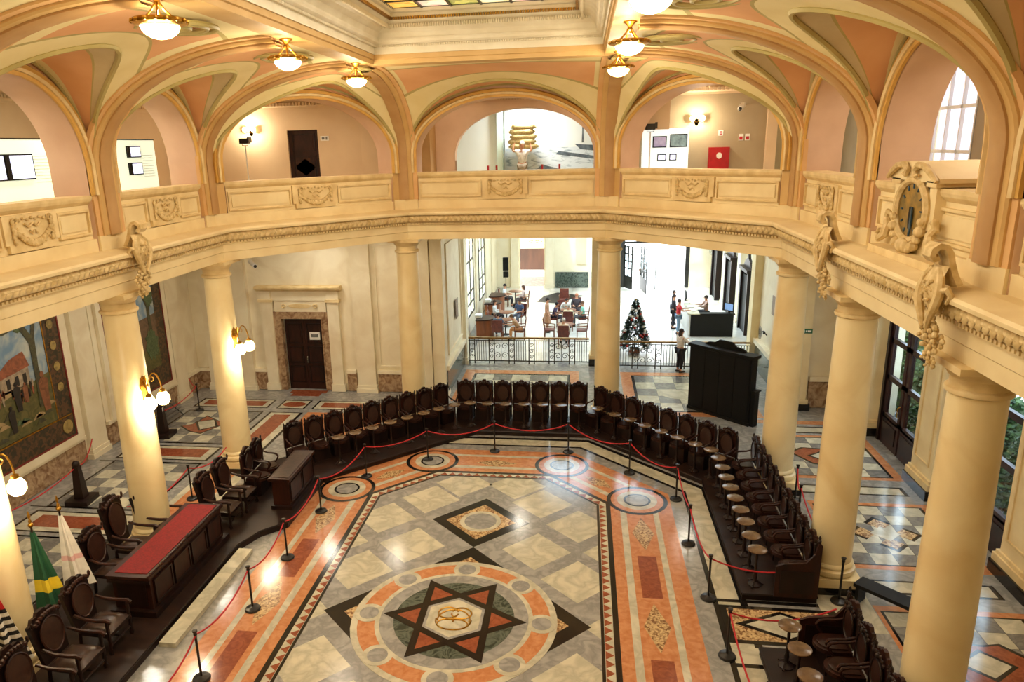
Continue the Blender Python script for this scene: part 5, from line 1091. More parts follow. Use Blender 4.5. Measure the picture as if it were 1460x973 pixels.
P('seated man in a white T-shirt far back by the wall', (-1.95,40.4,.0), E_, 'sit', (236,236,232), (70,66,66), (36,28,24), short=True)
P('seated woman with brown hair far back in a high chair', (-.85,40.0,.0), Wf, 'sit', (214,190,180), (90,80,80), (84,56,40), long_hair=True)
P('white-haired person in a pale shirt, back to the railing', (1.57,32.1,.0), No, 'sit', (226,206,182), (150,130,110), (232,226,216))
P('grey-haired person in a cream shirt at the middle table', (1.72,35.0,.0), No, 'sit', (238,226,186), (110,100,92), (190,184,172))
P('seated man in a purple shirt left of the middle table', (.98,35.7,.0), E_, 'sit', (70,58,88), (50,46,56), (30,24,24), lean=.25, short=True, skin=SKIN2)
P('seated person in a mint shirt right of the middle table', (2.42,35.8,.0), Wf, 'sit', (140,206,186), (90,90,96), (120,90,70), short=True)
P('person in a white shirt bent over the middle table', (1.45,37.1,.0), So+.5, 'sit', (240,240,236), (60,60,66), (54,42,36), lean=.5)
P('person in dark clothes sitting behind the middle table', (2.1,37.7,.0), So, 'sit', (60,52,58), (50,46,50), (190,120,90))
P('woman in a tan dress standing by the bright aisle', (.72,34.5,.0), E_, 'stand', (196,150,118), (190,142,108), (50,36,30), dress=True, short=True)
P('woman in a white top and black trousers leaning on the railing', (6.2,28.3,.0), E_+.5, 'stand', (236,224,212), (28,26,30), (56,38,30), long_hair=True, reach='lr', h=1.04)
P('person in a red top and jeans at the dark counter', (6.85,34.3,.0), E_, 'stand', (206,38,48), (120,146,172), (60,44,36), short=True, reach='lr')
P('person in black behind the red-topped customer', (6.75,35.4,.0), E_, 'stand', (40,38,46), (44,42,48), (40,30,26))
P('person in a dark coat near the far end of the counter', (6.85,36.4,.0), E_, 'stand', (72,60,66), (46,44,50), (52,38,32))
P('clerk with dark hair sitting behind the dark counter', (8.35,36.0,.25), Wf, 'sit', (196,160,140), (44,42,48), (34,26,24), reach='lr')
P('man in a white shirt standing in the open street doorway', (6.15,46.75,.0), No-.4, 'stand', (240,240,240), (30,30,36), (40,32,28), h=1.06)
# ---------------------------------------------------------------- cafe furniture
CW = mat('cafe_chair_wood', (132,78,48), (104,58,36), 9, .4); CB = mat('cafe_chair_leather', (112,50,36), (88,38,28), 10, .45)
def cafe_chair():
    t = thing('cafe_chair', '', 'chair')
    obj('seat', MB().b2(-.24,.24,-.24,.24,.41,.46), CB, t, smooth=False)
    obj('backrest', MB().add([(-.24,.22,.46),(.24,.22,.46),(.24,.26,.46),(-.24,.26,.46),(-.24,.29,1.0),(.24,.29,1.0),(.24,.33,1.0),(-.24,.33,1.0)], [(3,2,1,0),(4,5,6,7),(0,1,5,4),(1,2,6,5),(2,3,7,6),(3,0,4,7)]), CB, t, smooth=False)
    for sx in (-1, 1):
        for y in (-.21, .23): obj('leg', MB().tube([(sx*.22,y,0),(sx*.22,y*.97,.42)], .022, 6), CW, t)
        obj('armrest', MB().tube([(sx*.25,.26,.68),(sx*.29,.0,.66),(sx*.27,-.22,.64),(sx*.24,-.22,.44)], .02, 6), CW, t)
    return t
cc = cafe_chair()
for x, y, r, l in ((-1.5,33.0,No,'under the man in slate blue'),(-.5,33.2,Wf,'under the woman in tan'),(-2.05,36.0,E_+.2,'under the woman in the white blouse'),(-.75,36.25,-.5,'under the man in dark blue'),(-1.97,40.4,E_,'under the man far back by the wall'),(-.82,40.0,Wf,'under the woman far back'),
                   (1.57,32.05,No,'under the white-haired person'),(1.72,34.95,No,'under the person in cream'),(.95,35.7,E_,'under the man in purple'),(2.45,35.8,Wf,'under the person in mint'),(1.47,37.15,.5,'under the person bent over the table'),(2.1,37.75,So,'under the person in dark clothes'),
                   (.9,33.3,E_,'empty, left of the near right table'),(2.38,33.3,Wf,'empty, right of the near right table'),(-1.9,34.75,E_,'empty, at the left near table'),(1.4,40.2,So,'empty, far back right')):
    inst(cc, (x, y, .004), r, 'brown leather cafe chair '+l, 'brown cafe chairs')
def cafe_table():
    t = thing('cafe_table', '', 'table'); obj('tabletop', MB().lathe([(.36,.72),(.38,.73),(.38,.75),(.36,.76)], 24), CW, t); obj('post', MB().tube([(0,0,.05),(0,0,.72)], .03, 8), BLACKM, t); obj('foot', MB().lathe([(.22,0),(.22,.02),(.05,.06)], 16), BLACKM, t); return t
ct = cafe_table()
for x, y, l in ((-1.25,34.0,'before the man in slate blue'),(-1.35,35.6,'between the woman in white and the man in blue'),(1.62,33.2,'before the white-haired person'),(1.7,36.2,'in the middle of the right group'),(-1.4,41.0,'far back by the wall')): inst(ct, (x, y, .004), 0, 'round cafe table '+l, 'round cafe tables')
def counter(loc, rz, lab):
    t = thing('wooden_counter', lab, 'counter', loc, rz, 'curved wooden counters along the windows'); n = 14
    arc = lambda r: [(r*cos(-PI/2+PI*k/n), r*sin(-PI/2+PI*k/n)) for k in range(n+1)]
    b = MB(); b.prism(arc(.52)+[(-.25,.52),(-.25,-.52)], .06, .86); obj('body', b, mat('honey_wood', (150,88,52), (118,66,38), 5, .35, stretch=(1,1,.2)) if 'honey_wood' not in MATS else MATS['honey_wood'], t)
    b = MB(); b.prism(arc(.58)+[(-.28,.58),(-.28,-.58)], .86, .91); obj('top', b, DWOOD2, t); obj('plinth', MB().prism(arc(.48)+[(-.2,.48),(-.2,-.48)], 0, .06), DWOOD, t)
counter((-2.3,33.7,0), 0, 'curved brown wooden counter by the window, nearest the railing'); counter((-2.35,37.3,0), 0, 'curved brown wooden counter by the window, middle one'); counter((-2.35,39.2,0), 0, 'curved brown wooden counter by the window, farthest one')
for y, l in ((33.7,'nearest'),(37.3,'middle')): tag(obj('document_tray', MB().b2(-2.65,-2.35,y-.2,y+.2,.915,1.05), WHITEP, smooth=False), 'white document tray on the %s curved counter' % l, 'tray')
t = thing('loudspeaker', 'black loudspeaker on a slim stand by the lobby wall', 'speaker', (-2.05,42.2,.004)); obj('cabinet', MB().b2(-.16,.16,-.14,.14,1.75,2.5), BLACKW, t, smooth=False); obj('lower_cabinet', MB().b2(-.15,.15,-.14,.14,1.35,1.68), BLACKW, t, smooth=False); obj('pole', MB().tube([(0,0,.03),(0,0,1.8)], .025, 6), BLACKM, t); obj('base', MB().lathe([(.25,0),(.25,.03),(.05,.05)], 14), BLACKM, t)
# reception counter
t = thing('reception_counter', 'long black reception counter with an end coloured pale as if lit', 'counter', (0,0,.004)); obj('front', MB().b2(7.35,9.25,33.9,34.1,0,1.05), BLACKW, t, smooth=False); obj('side', MB().b2(7.3,7.45,33.92,37.6,0,1.05), mat('counter_side_lit_tone', (206,204,196), None, 3, .3), t, smooth=False); obj('countertop', MB().b2(7.22,7.75,33.85,37.7,1.05,1.1), WHITEM, t, smooth=False); obj('front_top', MB().b2(7.75,9.3,33.85,34.25,1.05,1.1), BLACKW, t, smooth=False)  # pale side colour stands for the light falling on the black counter
for x, y, z, l in ((7.9,34.6,1.1,'near'),(8.6,35.2,1.1,'far')): pass
def monitor(loc, rz, lab):
    t = thing('computer_monitor', lab, 'monitor', loc, rz); obj('screen', MB().b2(-.25,.25,-.02,.02,.12,.46), BLACKW, t, smooth=False); obj('display', MB().b2(-.23,.23,-.025,-.02,.14,.44), mat('blue_display', (120,150,190), None, 2, .3, emit=(120,150,200), es=.6) if 'blue_display' not in MATS else MATS['blue_display'], t, smooth=False); obj('stand', MB().b2(-.03,.03,-.02,.04,0,.12), BLACKM, t, smooth=False); obj('foot', MB().b2(-.12,.12,-.08,.08,0,.015), BLACKM, t, smooth=False)
monitor((7.5,36.9,1.104), E_, 'computer monitor at the far end of the reception counter'); monitor((9.05,34.05,1.104), -.9, 'computer monitor on the near right corner of the reception counter')
for k, (x, y, w_, d) in enumerate(((7.5,34.5,.3,.22),(7.5,35.3,.28,.3),(7.45,36.1,.3,.2))): tag(obj('paper_stack', MB().b2(x-w_/2,x+w_/2,y-d/2,y+d/2,1.104,1.16), WHITEP, smooth=False), 'white paper stack on the reception counter, %s from the front' % ORD[k], 'papers')
# tall dark wooden booths along the right lobby wall
for k, y in enumerate((35.0, 38.9, 43.0)):
    t = thing('wooden_booth', 'tall dark wooden booth with pointed top on the right lobby wall, %s from the railing' % ORD[k], 'booth', (9.95, y, .004), -PI/2, 'dark booths along the lobby wall')
    for sx in (-1, 1): obj('side_post', MB().b2(sx*.75-.08,sx*.75+.08,-.15,.15,0,2.9), DWOOD, t, smooth=False)
    obj('door_panel', MB().b2(-.67,.67,-.05,.1,0,2.7), BLACKW, t, smooth=False); obj('cornice', MB().b2(-.9,.9,-.22,.2,2.9,3.05), DWOOD, t, smooth=False)
    b = MB(); b.vprism([(-.8,0),(.8,0),(.5,.3),(.15,.42),(0,.7),(-.15,.42),(-.5,.3)], .12, (0,.1,3.05)); obj('crest', b, DWOOD, t, smooth=False)
def fan(loc, rz, lab):
    t = thing('wall_fan', lab, 'fan', loc, rz)
    for r in (.24, .18, .12, .06): obj('guard_ring', MB().tube([(r*cos(2*PI*k/20),-.25,r*sin(2*PI*k/20)) for k in range(20)], .005, 4, True), BLACKM, t)
    b = MB(); [b.tube([(0,-.25,0),(.24*cos(2*PI*k/12),-.25,.24*sin(2*PI*k/12))], .004, 4) for k in range(12)]; obj('guard_wires', b, BLACKM, t)
    for k in range(3):
        a = 2*PI*k/3; obj('blade', MB().add([(.03*cos(a),-.2,.03*sin(a)),(.2*cos(a-.3),-.21,.2*sin(a-.3)),(.21*cos(a+.3),-.19,.21*sin(a+.3))], [(0,1,2)]), WHITEP, t, smooth=False)
    obj('motor', MB().ball((0,-.13,0), .07, 10, 7), BLACKM, t); obj('bracket', MB().tube([(0,-.1,0),(0,0,-.12)], .02, 6), BLACKM, t)
fan((9.28,27.9,1.75), -PI/2, 'round wall fan on the passage wall right of the cabinet'); fan((10.2,45.9,2.3), 0, 'round wall fan high on the far lobby wall')
# ---------------------------------------------------------------- Christmas tree
t = thing('christmas_tree', 'decorated dark green Christmas tree behind the railing', 'tree', (4.65,31.1,.004)); b = MB(); b.lathe([(.2,0),(.24,.02),(.2,.22),(.05,.24)], 16); obj('pot', b, REDM, t); obj('trunk', MB().tube([(0,0,.2),(0,0,2.3)], [.04,.012], 6), BARK, t)
b = MB(); TG_ = mat('fir_needles', (34,58,44), (20,36,28), 20, .7)
for k in range(5200):
    f = random.random()**.75; z = .25+2.05*(1-f)+.0; r = .05+.68*f; a = random.uniform(0, 2*PI); q = r*(.55+.45*random.random()); p = Vector((q*cos(a), q*sin(a), z+random.uniform(-.06,.06))); d = Vector((cos(a), sin(a), random.uniform(-.7,.1))).normalized(); e = d.cross(Vector((random.gauss(0,1),random.gauss(0,1),random.gauss(0,1)))).normalized(); L = random.uniform(.06,.13)
    b.add([tuple(p-e*.028), tuple(p+e*.028), tuple(p+d*L)], [(0,1,2)])
obj('branches', b, TG_, t, kind='stuff', smooth=False)
me1 = mesh(MB().ball((0,0,0), .058, 10, 7), mat('white_bauble', (244,245,250), (236,238,246), 5, .2), 'bauble'); me2 = mesh(MB().ball((0,0,0), .06, 10, 7), mat('red_bauble', (170,46,40), (140,30,30), 5, .25), 'bauble')
for k in range(110):
    f = .05+.95*random.random()**.8; z = .25+2.05*(1-f); r = (.05+.68*f)*1.0; a = random.uniform(0, 2*PI); red = k % 4 == 0
    o = obj('bauble', me2 if red else me1, None); o.location = (4.65+r*cos(a), 31.1+r*sin(a), z); tag(o, 'red bauble hanging on the Christmas tree' if red else 'white bauble hanging on the Christmas tree', 'bauble', 'red baubles on the tree' if red else 'white baubles on the tree')
o = obj('tree_star', MB().lathe([(.0,-.1),(.05,0),(.02,.02),(.0,.14)], 6), GOLD); o.location = (4.65,31.1,2.36); tag(o, 'small gilt spike on top of the Christmas tree', 'ornament')
# chandelier glimpsed in the side room
t = thing('chandelier', 'glowing ring chandelier glimpsed in the far side room', 'lamp', (-.75,49.0,3.05))
obj('rod', MB().tube([(0,0,0),(0,0,1.8)], .02, 6), GOLD, t)
for z, r, n in ((0,.75,10),(-.5,.45,7)):
    obj('ring', MB().tube([(r*cos(2*PI*k/24), r*sin(2*PI*k/24), z) for k in range(24)], .025, 6, True), GOLD, t)
    for k in range(n): obj('globe', MB().ball((r*cos(2*PI*k/n), r*sin(2*PI*k/n), z-.1), .1, 10, 7), GLOBE, t)
for k in range(4): a = PI/2*k; obj('arm', MB().tube([(0,0,.6),(.75*cos(a),.75*sin(a),0),(.45*cos(a),.45*sin(a),-.5)], .015, 5), GOLD, t)
# ---------------------------------------------------------------- carved cartouches on the cornice over the side columns
def cartouche():
    t = thing('carved_cartouche', '', 'ornament')      # local: faces -y, wall plane y = 0
    b = MB(); n = 16                                    # curled shield
    rows = []
    for k in range(n+1):
        f = k/n; z = 6.62+.62*f; w_ = .2*(sin(PI*(.12+.62*f))**.7)+.03; y = -.1-.10*sin(PI*f)
        rows.append([(w_*(j/4-1), y+.05*(j/4-1)**2, z) for j in range(9)])
    b.strip(rows); obj('shield', b, CARVE, t, fix=True)
    C_ = [(.1,7.0,.2),(.04,7.14,.17),(0,7.28,.15),(-.02,7.38,.14),(-.07,7.46,.14),(-.15,7.48,.14),(-.21,7.43,.13),(-.22,7.36,.12),(-.18,7.31,.11),(-.13,7.33,.1)]; rows = []
    for k, (y, z, w_) in enumerate(C_):
        q0, q1 = C_[max(k-1,0)], C_[min(k+1,len(C_)-1)]; d = Vector((q1[0]-q0[0], q1[1]-q0[1])).normalized(); nx_, nz_ = -d.y*.035, d.x*.035
        rows.append([(-w_,y+nx_,z+nz_),(-w_*.5,y+nx_*1.7,z+nz_*1.7),(w_*.5,y+nx_*1.7,z+nz_*1.7),(w_,y+nx_,z+nz_),(w_,y-nx_,z-nz_),(-w_,y-nx_,z-nz_),(-w_,y+nx_,z+nz_)])
    b = MB(); b.strip(rows); obj('top_scroll', b, CARVE, t, fix=True)
    for s in (-1, 1):
        b = MB(); b.tube([(s*.08,-.1,7.2),(s*.2,-.13,7.08),(s*.25,-.15,6.9),(s*.21,-.17,6.74),(s*.12,-.17,6.6),(s*.06,-.16,6.45)], [.03,.05,.06,.055,.045,.03], 7)
        b.tube([(s*.25,-.14,6.95),(s*.33,-.1,6.98),(s*.36,-.06,6.9),(s*.3,-.08,6.8)], [.04,.045,.035,.02], 6); obj('side_scroll', b, CARVE, t)
    b = MB(); random.seed(3)
    for k in range(22): b.ball((random.uniform(-.12,.12), -.2+random.uniform(-.01,.02), random.uniform(6.78,7.05)), .024, 6, 4)
    obj('bead_cluster', b, CARVE, t, kind='stuff')
    b = MB()
    for k, (x, z, r) in enumerate(((0,6.5,.07),(-.1,6.42,.07),(.1,6.42,.075),(-.17,6.3,.06),(.17,6.3,.065),(0,6.32,.09),(-.08,6.2,.07),(.09,6.2,.07),(-.02,6.08,.06),(.07,6.0,.05),(-.09,6.02,.045),(0,5.94,.04))):
        for j in range(5): a = 2*PI*j/5+k; b.ball((x*1.15+r*.95*cos(a), -.02-.03*sin(k)-.1*(z-5.9), z+r*.95*sin(a)), r*.62, 7, 5, (1.1,.8,1.0))
        b.ball((x*1.15,-.08-.1*(z-5.9),z), r*.5, 6, 5)
    obj('fruit_swag', b, CARVE, t); return t
ct_ = cartouche()
for x, y, r, l in ((-B1+.6,Y2-BAY,PI/2,'above the left column behind the desk'),(B1-.6,Y2-BAY,-PI/2,'above the middle right column, left of the clock'),(B1-.6,Y2-2*BAY,-PI/2,'above the big near right column, right of the clock'),(-B1+.6,Y2-2*BAY,PI/2,'above the left column by the flags')):
    inst(ct_, (x, y, 0), r, 'carved scroll cartouche with fruit swag '+l, 'carved cartouches on the cornice')
# ---------------------------------------------------------------- stone clock
t = thing('stone_clock', 'ornate stone clock with gabled top standing on the right cornice', 'clock', (7.42,11.92,6.95), -PI/2); t.scale = (1.36,1,1)
obj('base', MB().b2(-.8,.88,-.34,.2,0,.12), CREAM2, t, smooth=False)
obj('case', MB().b2(-.42,.42,-.12,.5,.12,1.1), CREAM, t, smooth=False)
for s in (-1, 1): obj('side_post', MB().b2(s*.36,s*.52,-.16,.5,.5,1.12), CREAM, t, smooth=False); obj('post_cap', MB().b2(s*.33,s*.56,-.2,.5,1.12,1.2), CREAM2, t, smooth=False)
b = MB(); b.vprism([(-.62,1.18),(.62,1.18),(.62,1.24),(.4,1.36),(.2,1.46),(-.2,1.46),(-.4,1.36),(-.62,1.24)], -.95, (0,-.2,0)); obj('gable_top', b, CREAM, t, smooth=False, fix=True)
for s in (-1, 1):
    b = MB(); b.tube([(s*.62,-.24,1.2),(s*.5,-.25,1.3),(s*.34,-.25,1.4),(s*.18,-.25,1.42),(s*.09,-.25,1.34),(s*.13,-.25,1.26),(s*.2,-.25,1.28)], [.03,.045,.05,.05,.045,.035,.02], 7); obj('top_scroll', b, CARVE, t)
    b = MB(); b.tube([(s*.5,-.16,.62),(s*.6,-.18,.66),(s*.63,-.18,.56),(s*.55,-.2,.46),(s*.58,-.22,.3),(s*.68,-.24,.22),(s*.74,-.24,.3),(s*.68,-.24,.36)], [.03,.05,.05,.06,.07,.06,.045,.03], 8); obj('side_scroll', b, CARVE, t)
ov = [(.36*cos(2*PI*k/32), .42*sin(2*PI*k/32)) for k in range(32)]
obj('face_rim', MB().tube([(x*1.06,-.18,.75+z*1.06) for x, z in ov], .055, 7, True), CARVE, t)
f_ = obj('clock_face', MB().vprism(ov, .05, (0,-.12,.75)), mat('bronze_dial', (176,140,66), (120,104,60), 6, .4, 0, .3), t, smooth=False)
BLU = mat('blue_enamel', (40,74,96), None, 10, .4)
for k in range(12): a = 2*PI*k/12; obj('hour_mark', MB().tube([(.22*cos(a),-.175,.75+.32*sin(a)),(.27*cos(a),-.175,.75+.39*sin(a))], .014, 5), BLU, f_)
obj('hour_hand', MB().vprism([(-.015,.08),(.015,.08),(.03,-.12),(.07,-.2),(.0,-.24),(-.02,-.12)], .02, (0,-.18,.72)), BLACKW, f_, smooth=False); obj('minute_hand', MB().vprism([(-.012,.06),(.012,.06),(.02,-.25),(.0,-.36),(-.02,-.25)], .02, (.05,-.185,.74)), BLU, f_, smooth=False)
b = MB()
for k in range(11): a = PI+PI*k/10; b.ball((.34*cos(a)*1.05, -.22, .62+.46*sin(a)), .06+.02*(k%2), 7, 5)
b.ball((0,-.24,.22), .12, 8, 6, (1.3,.7,1)); obj('fruit_garland', b, CARVE, t)
# ---------------------------------------------------------------- paintings on the left wall
PB = mat('painting_border', (92,64,40), (48,44,30), 14, .5, 0, kind='voronoi'); FRM = mat('painting_red_edge', (120,36,30), None, 8, .5)
def flat(nm, par, pts, m, lev, x0=-12.1): return obj(nm, MB().vprism(pts, .004, (x0+.004*lev,0,0), (0,1,0), (0,0,1)), m, par, smooth=False)
def el(cy, cz, ry, rz_, n=16): return [(cy+ry*cos(2*PI*k/n), cz+rz_*sin(2*PI*k/n)) for k in range(n)]
def pmat(nm, c, c2=None, sc=5): return mat('paint_'+nm, c, c2 or tuple(int(v*.75) for v in c), sc, .5, 0, dist=1.5)
SKYP = pmat('sky', (104,134,158), (176,180,170), 1.6); GRASS = pmat('grass', (66,70,36), (102,94,52), 4); TREEP = pmat('foliage', (58,76,48), (92,108,74), 9); TRK = pmat('trunk', (78,78,52), (54,50,36), 8); HOUSE = pmat('house', (172,154,128)); ROOF = pmat('roof', (150,86,58)); DARKP = pmat('dark', (40,34,30)); SKNP = pmat('figure', (140,88,58)); DIRT = pmat('path', (170,146,104), (140,120,84), 3); HILL = pmat('hill', (84,98,104)); EARTH = pmat('earth', (118,92,70), (92,74,56), 4)
def painting(name, y0, y1, z0, z1, lab):
    t = thing(name, lab, 'painting', (0,0,0), 0, 'large framed wall paintings')
    b = MB()
    for r in ((y0-.22,y1+.22,z0-.22,z0),(y0-.22,y1+.22,z1,z1+.22),(y0-.22,y0,z0,z1),(y1,y1+.22,z0,z1)): b.b2(-12.3,-12.1,*r)
    obj('white_frame', b, WALLW, t, smooth=False)
    obj('border', MB().b2(-12.3,-12.115,y0,y1,z0,z1), PB, t, smooth=False)
    b = MB()
    for r in ((y0,y1,z0,z0+.05),(y0,y1,z1-.05,z1),(y0,y0+.05,z0,z1),(y1-.05,y1,z0,z1)): b.b2(-12.12,-12.1,*r)
    obj('red_edge', b, FRM, t, smooth=False)
    return t
t = painting('wall_painting', 14.25, 18.0, 1.02, 5.75, 'big framed painting of a village with houses, tree and figures')
Y0, Y1_, Z0, Z1_ = 14.95, 17.3, 1.75, 5.1
cv_ = flat('canvas', t, [(Y0,Z0),(Y1_,Z0),(Y1_,Z1_),(Y0,Z1_)], SKYP, 0)
flat('gilt_line', t, [(Y0-.05,Z0-.06),(Y1_+.6,Z0-.06),(Y1_+.6,Z0-.02),(Y0-.05,Z0-.02)], GOLD, 1); flat('gilt_line', t, [(Y1_+.02,Z0),(Y1_+.06,Z0),(Y1_+.06,Z1_),(Y1_+.02,Z1_)], GOLD, 1)
for cz in (1.4, 2.6, 3.2, 3.8, 4.4, 5.3): flat('border_medallion', t, el(17.65,cz,.2 if cz == 1.4 else .12,.2 if cz == 1.4 else .13), pmat('medallion', (170,146,84)) if 'paint_medallion' not in MATS else MATS['paint_medallion'], 1)
flat('painted_hill', cv_, [(Y0,3.4),(15.4,3.65),(15.9,3.45),(16.4,3.4),(16.4,3.1),(Y0,3.1)], HILL, 1)
flat('painted_meadow', cv_, [(Y0,Z0),(Y1_,Z0),(Y1_,3.15),(16.6,3.05),(Y0,3.15)], GRASS, 2); flat('painted_path', cv_, [(Y0,2.75),(16.0,2.95),(16.6,3.05),(Y0,3.1)], DIRT, 3)
flat('painted_house', cv_, [(15.3,3.0),(16.6,3.05),(16.6,3.55),(15.3,3.4)], HOUSE, 3); flat('painted_roof', cv_, [(15.2,3.38),(16.65,3.52),(16.5,3.95),(16.0,3.85)], ROOF, 4); flat('painted_roof', cv_, [(Y0,3.3),(15.2,3.1),(15.25,3.4),(Y0,3.5)], ROOF, 4)
for y in (15.5, 15.85, 16.15, 16.42): flat('painted_window', cv_, [(y-.06,3.1),(y+.06,3.12),(y+.06,3.38),(y-.06,3.36)], DARKP, 5)
flat('painted_trunk', cv_, [(16.75,2.3),(17.1,2.3),(16.95,3.4),(17.0,4.2),(17.2,4.9),(17.1,4.95),(16.88,4.3),(16.6,4.75),(15.9,4.6),(15.4,4.75),(15.4,4.68),(15.95,4.5),(16.5,4.6),(16.78,4.1),(16.78,3.3)], TRK, 6)
for y, z, a, b_ in ((15.5,4.75,.5,.18),(16.2,4.85,.5,.2),(16.9,4.95,.35,.14),(15.2,4.45,.24,.12),(16.55,4.55,.2,.1)): flat('painted_foliage', cv_, [(y+a*cos(2*PI*k/22)*(1+.25*sin(k*2.3)), min(Z1_, z+b_*sin(2*PI*k/22)*(1+.3*sin(k*3.1)))) for k in range(22)], TREEP, 5)
for y, z, h, m in ((17.0,2.15,1.1,SKNP),(15.75,1.95,.75,DARKP),(15.1,1.85,.8,DARKP),(16.05,2.45,.8,DARKP),(15.3,2.9,.28,DARKP),(15.45,2.88,.3,SKNP),(16.35,2.6,.55,SKNP)):
    flat('painted_figure', cv_, [(y-.08*h,z),(y+.12*h,z),(y+.14*h,z+.5*h),(y+.17*h,z+.78*h),(y+.05*h,z+.84*h),(y-.06*h,z+.84*h),(y-.16*h,z+.75*h),(y-.13*h,z+.4*h)], m, 7); flat('painted_head', cv_, el(y,z+.92*h,.07*h,.085*h,10), SKNP if m is SKNP else DARKP, 8)
random.seed(5)
for k in range(26):
    y, z = random.uniform(14.98,16.7), random.uniform(2.6,3.0); h = .22+.12*(3-z); flat('painted_figure', cv_, [(y-.08*h,z),(y+.1*h,z),(y+.15*h,z+.7*h),(y,z+h),(y-.15*h,z+.7*h)], random.choice([SKNP,DARKP,HOUSE,ROOF]), 6)
for k in range(14):
    y, z = random.uniform(14.98,17.2), random.uniform(1.8,2.5); flat('painted_tuft', cv_, [(y-.2,z),(y+.2,z+.02),(y+.1,z+.1),(y-.05,z+.14)], random.choice([TREEP,DIRT,TRK]), 5)
t = painting('wall_painting', 19.85, 23.15, 1.02, 5.75, 'framed landscape painting half hidden behind a left column')
Y0, Y1_ = 20.3, 22.6
cv_ = flat('canvas', t, [(Y0,Z0),(Y1_,Z0),(Y1_,Z1_),(Y0,Z1_)], SKYP, 0); flat('painted_field', cv_, [(Y0,Z0),(Y1_,Z0),(Y1_,3.6),(21.4,3.5),(Y0,3.2)], EARTH, 1); flat('painted_meadow', cv_, [(Y0,Z0),(Y1_,Z0),(Y1_,2.5),(Y0,2.3)], GRASS, 2)
flat('painted_trunk', cv_, [(22.15,2.2),(22.4,2.2),(22.3,3.6),(22.5,4.9),(22.35,4.95),(22.2,4.2),(21.9,4.7),(21.85,4.6),(22.15,3.9)], TRK, 4)
for y, z, a, b_ in ((22.0,4.7,.5,.3),(22.35,4.2,.22,.3),(22.2,2.6,.35,.5)): flat('painted_foliage', cv_, [(min(Y1_, y+a*cos(2*PI*k/22)*(1+.25*sin(k*2.3))), min(Z1_, z+b_*sin(2*PI*k/22)*(1+.3*sin(k*3.1)))) for k in range(22)], TREEP, 5)
# ---------------------------------------------------------------- exhibits in the gallery
LITW = mat('backlit_white_panel', (236,246,226), (222,236,206), .7, .6, emit=(232,244,220), es=.8)
SCRN = mat('lit_screen', (226,230,250), (190,196,230), 2, .3, emit=(226,230,255), es=1.6); TXT = mat('grey_print', (206,214,196), None, 30, .8, emit=(206,214,196), es=.5)
t = thing('exhibition_panel', 'long backlit exhibition panel with book screens behind the left arches', 'panel', (-9.6,0,6.93))
obj('lit_panel', MB().b2(-.12,0,11.0,19.85,1.0,2.27), LITW, t, smooth=False); obj('bottom_rail', MB().b2(-.14,.03,11.0,19.86,.94,1.0), BLACKM, t, smooth=False); obj('top_rail', MB().b2(-.14,.01,11.0,19.86,2.27,2.3), BLACKM, t, smooth=False)
for y in (11.3, 15.6, 19.5): obj('leg', MB().b2(-.12,-.04,y-.04,y+.04,0,.94), BLACKM, t, smooth=False)
for k in range(9): obj('text_line', MB().b2(0,.004,16.2,17.6,1.35+.07*k,1.37+.07*k), TXT, t, smooth=False); obj('text_line', MB().b2(0,.004,19.2,19.7,1.3+.07*k,1.32+.07*k), TXT, t, smooth=False); obj('text_line', MB().b2(0,.004,15.05,15.6,1.35+.07*k,1.37+.07*k), TXT, t, smooth=False)
for k, (y0, y1, z0, z1, l) in enumerate(((13.35,14.15,8.36,8.9,'big screen on the exhibition panel at the left edge'),(14.18,14.98,8.36,8.9,'big screen right of the leftmost one on the exhibition panel'),(15.72,16.35,8.66,8.94,'small screen between the left arches on the exhibition panel'),(18.5,19.08,8.75,9.05,'upper small screen in the narrow left arch'),(18.5,19.08,8.3,8.62,'lower small screen in the narrow left arch'))):
    s_ = thing('video_screen', l, 'screen', (-9.6+.03,(y0+y1)/2,(z0+z1)/2), PI/2); w_, h_ = (y1-y0)/2, (z1-z0)/2
    obj('bezel', MB().b2(-w_,w_,-.025,.03,-h_,h_), BLACKW, s_, smooth=False); obj('display', MB().b2(-w_+.12,w_-.03,-.03,-.025,-h_+.03,h_-.03), SCRN, s_, smooth=False)
def wlamp(loc, rz, lab, watt):
    t = thing('wall_lamp', lab, 'lamp', loc, rz); obj('back_plate', MB().lathe([(.07,0),(.08,.02),(.03,.04)], 12).__class__().vprism(el(0,0,.07,.12,12), -.03), GOLD, t, smooth=False)
    for s in (-1, 1):
        obj('arm', MB().tube([(0,-.02,0),(s*.1,-.12,.05),(s*.16,-.18,.02)], .012, 6), GOLD, t); obj('glass_shade', MB().lathe([(.03,.0),(.07,.05),(.08,.12),(.05,.17),(.01,.18)], 12, (s*.16,-.18,.02)), GLOBE, t)
    pt('bulb', (0,-.42,.1), watt, t, .08)
wlamp((-9.15,25.3,9.45), 0, 'bright gilt wall lamp left of the gallery door', WALLAMP_W); wlamp((5.95,25.3,9.35), 0, 'bright gilt wall lamp above the gallery video panel', WALLAMP_W)
t = thing('spotlight', 'small bright spotlight beside the tall gallery window', 'lamp', (11.3,22.1,10.1), -PI/2); obj('bracket', MB().tube([(0,0,0),(0,-.2,.02)], .02, 6), BLACKM, t); obj('housing', MB().lathe([(.05,0),(.07,.1)], 10, (0,-.22,-.06)), BLACKM, t); obj('glowing_bulb', MB().ball((0,-.22,-.08), .06, 10, 7), GLOBE, t); pt('bulb', (0,-.4,-.2), WALLAMP_W*.6, t, .06)
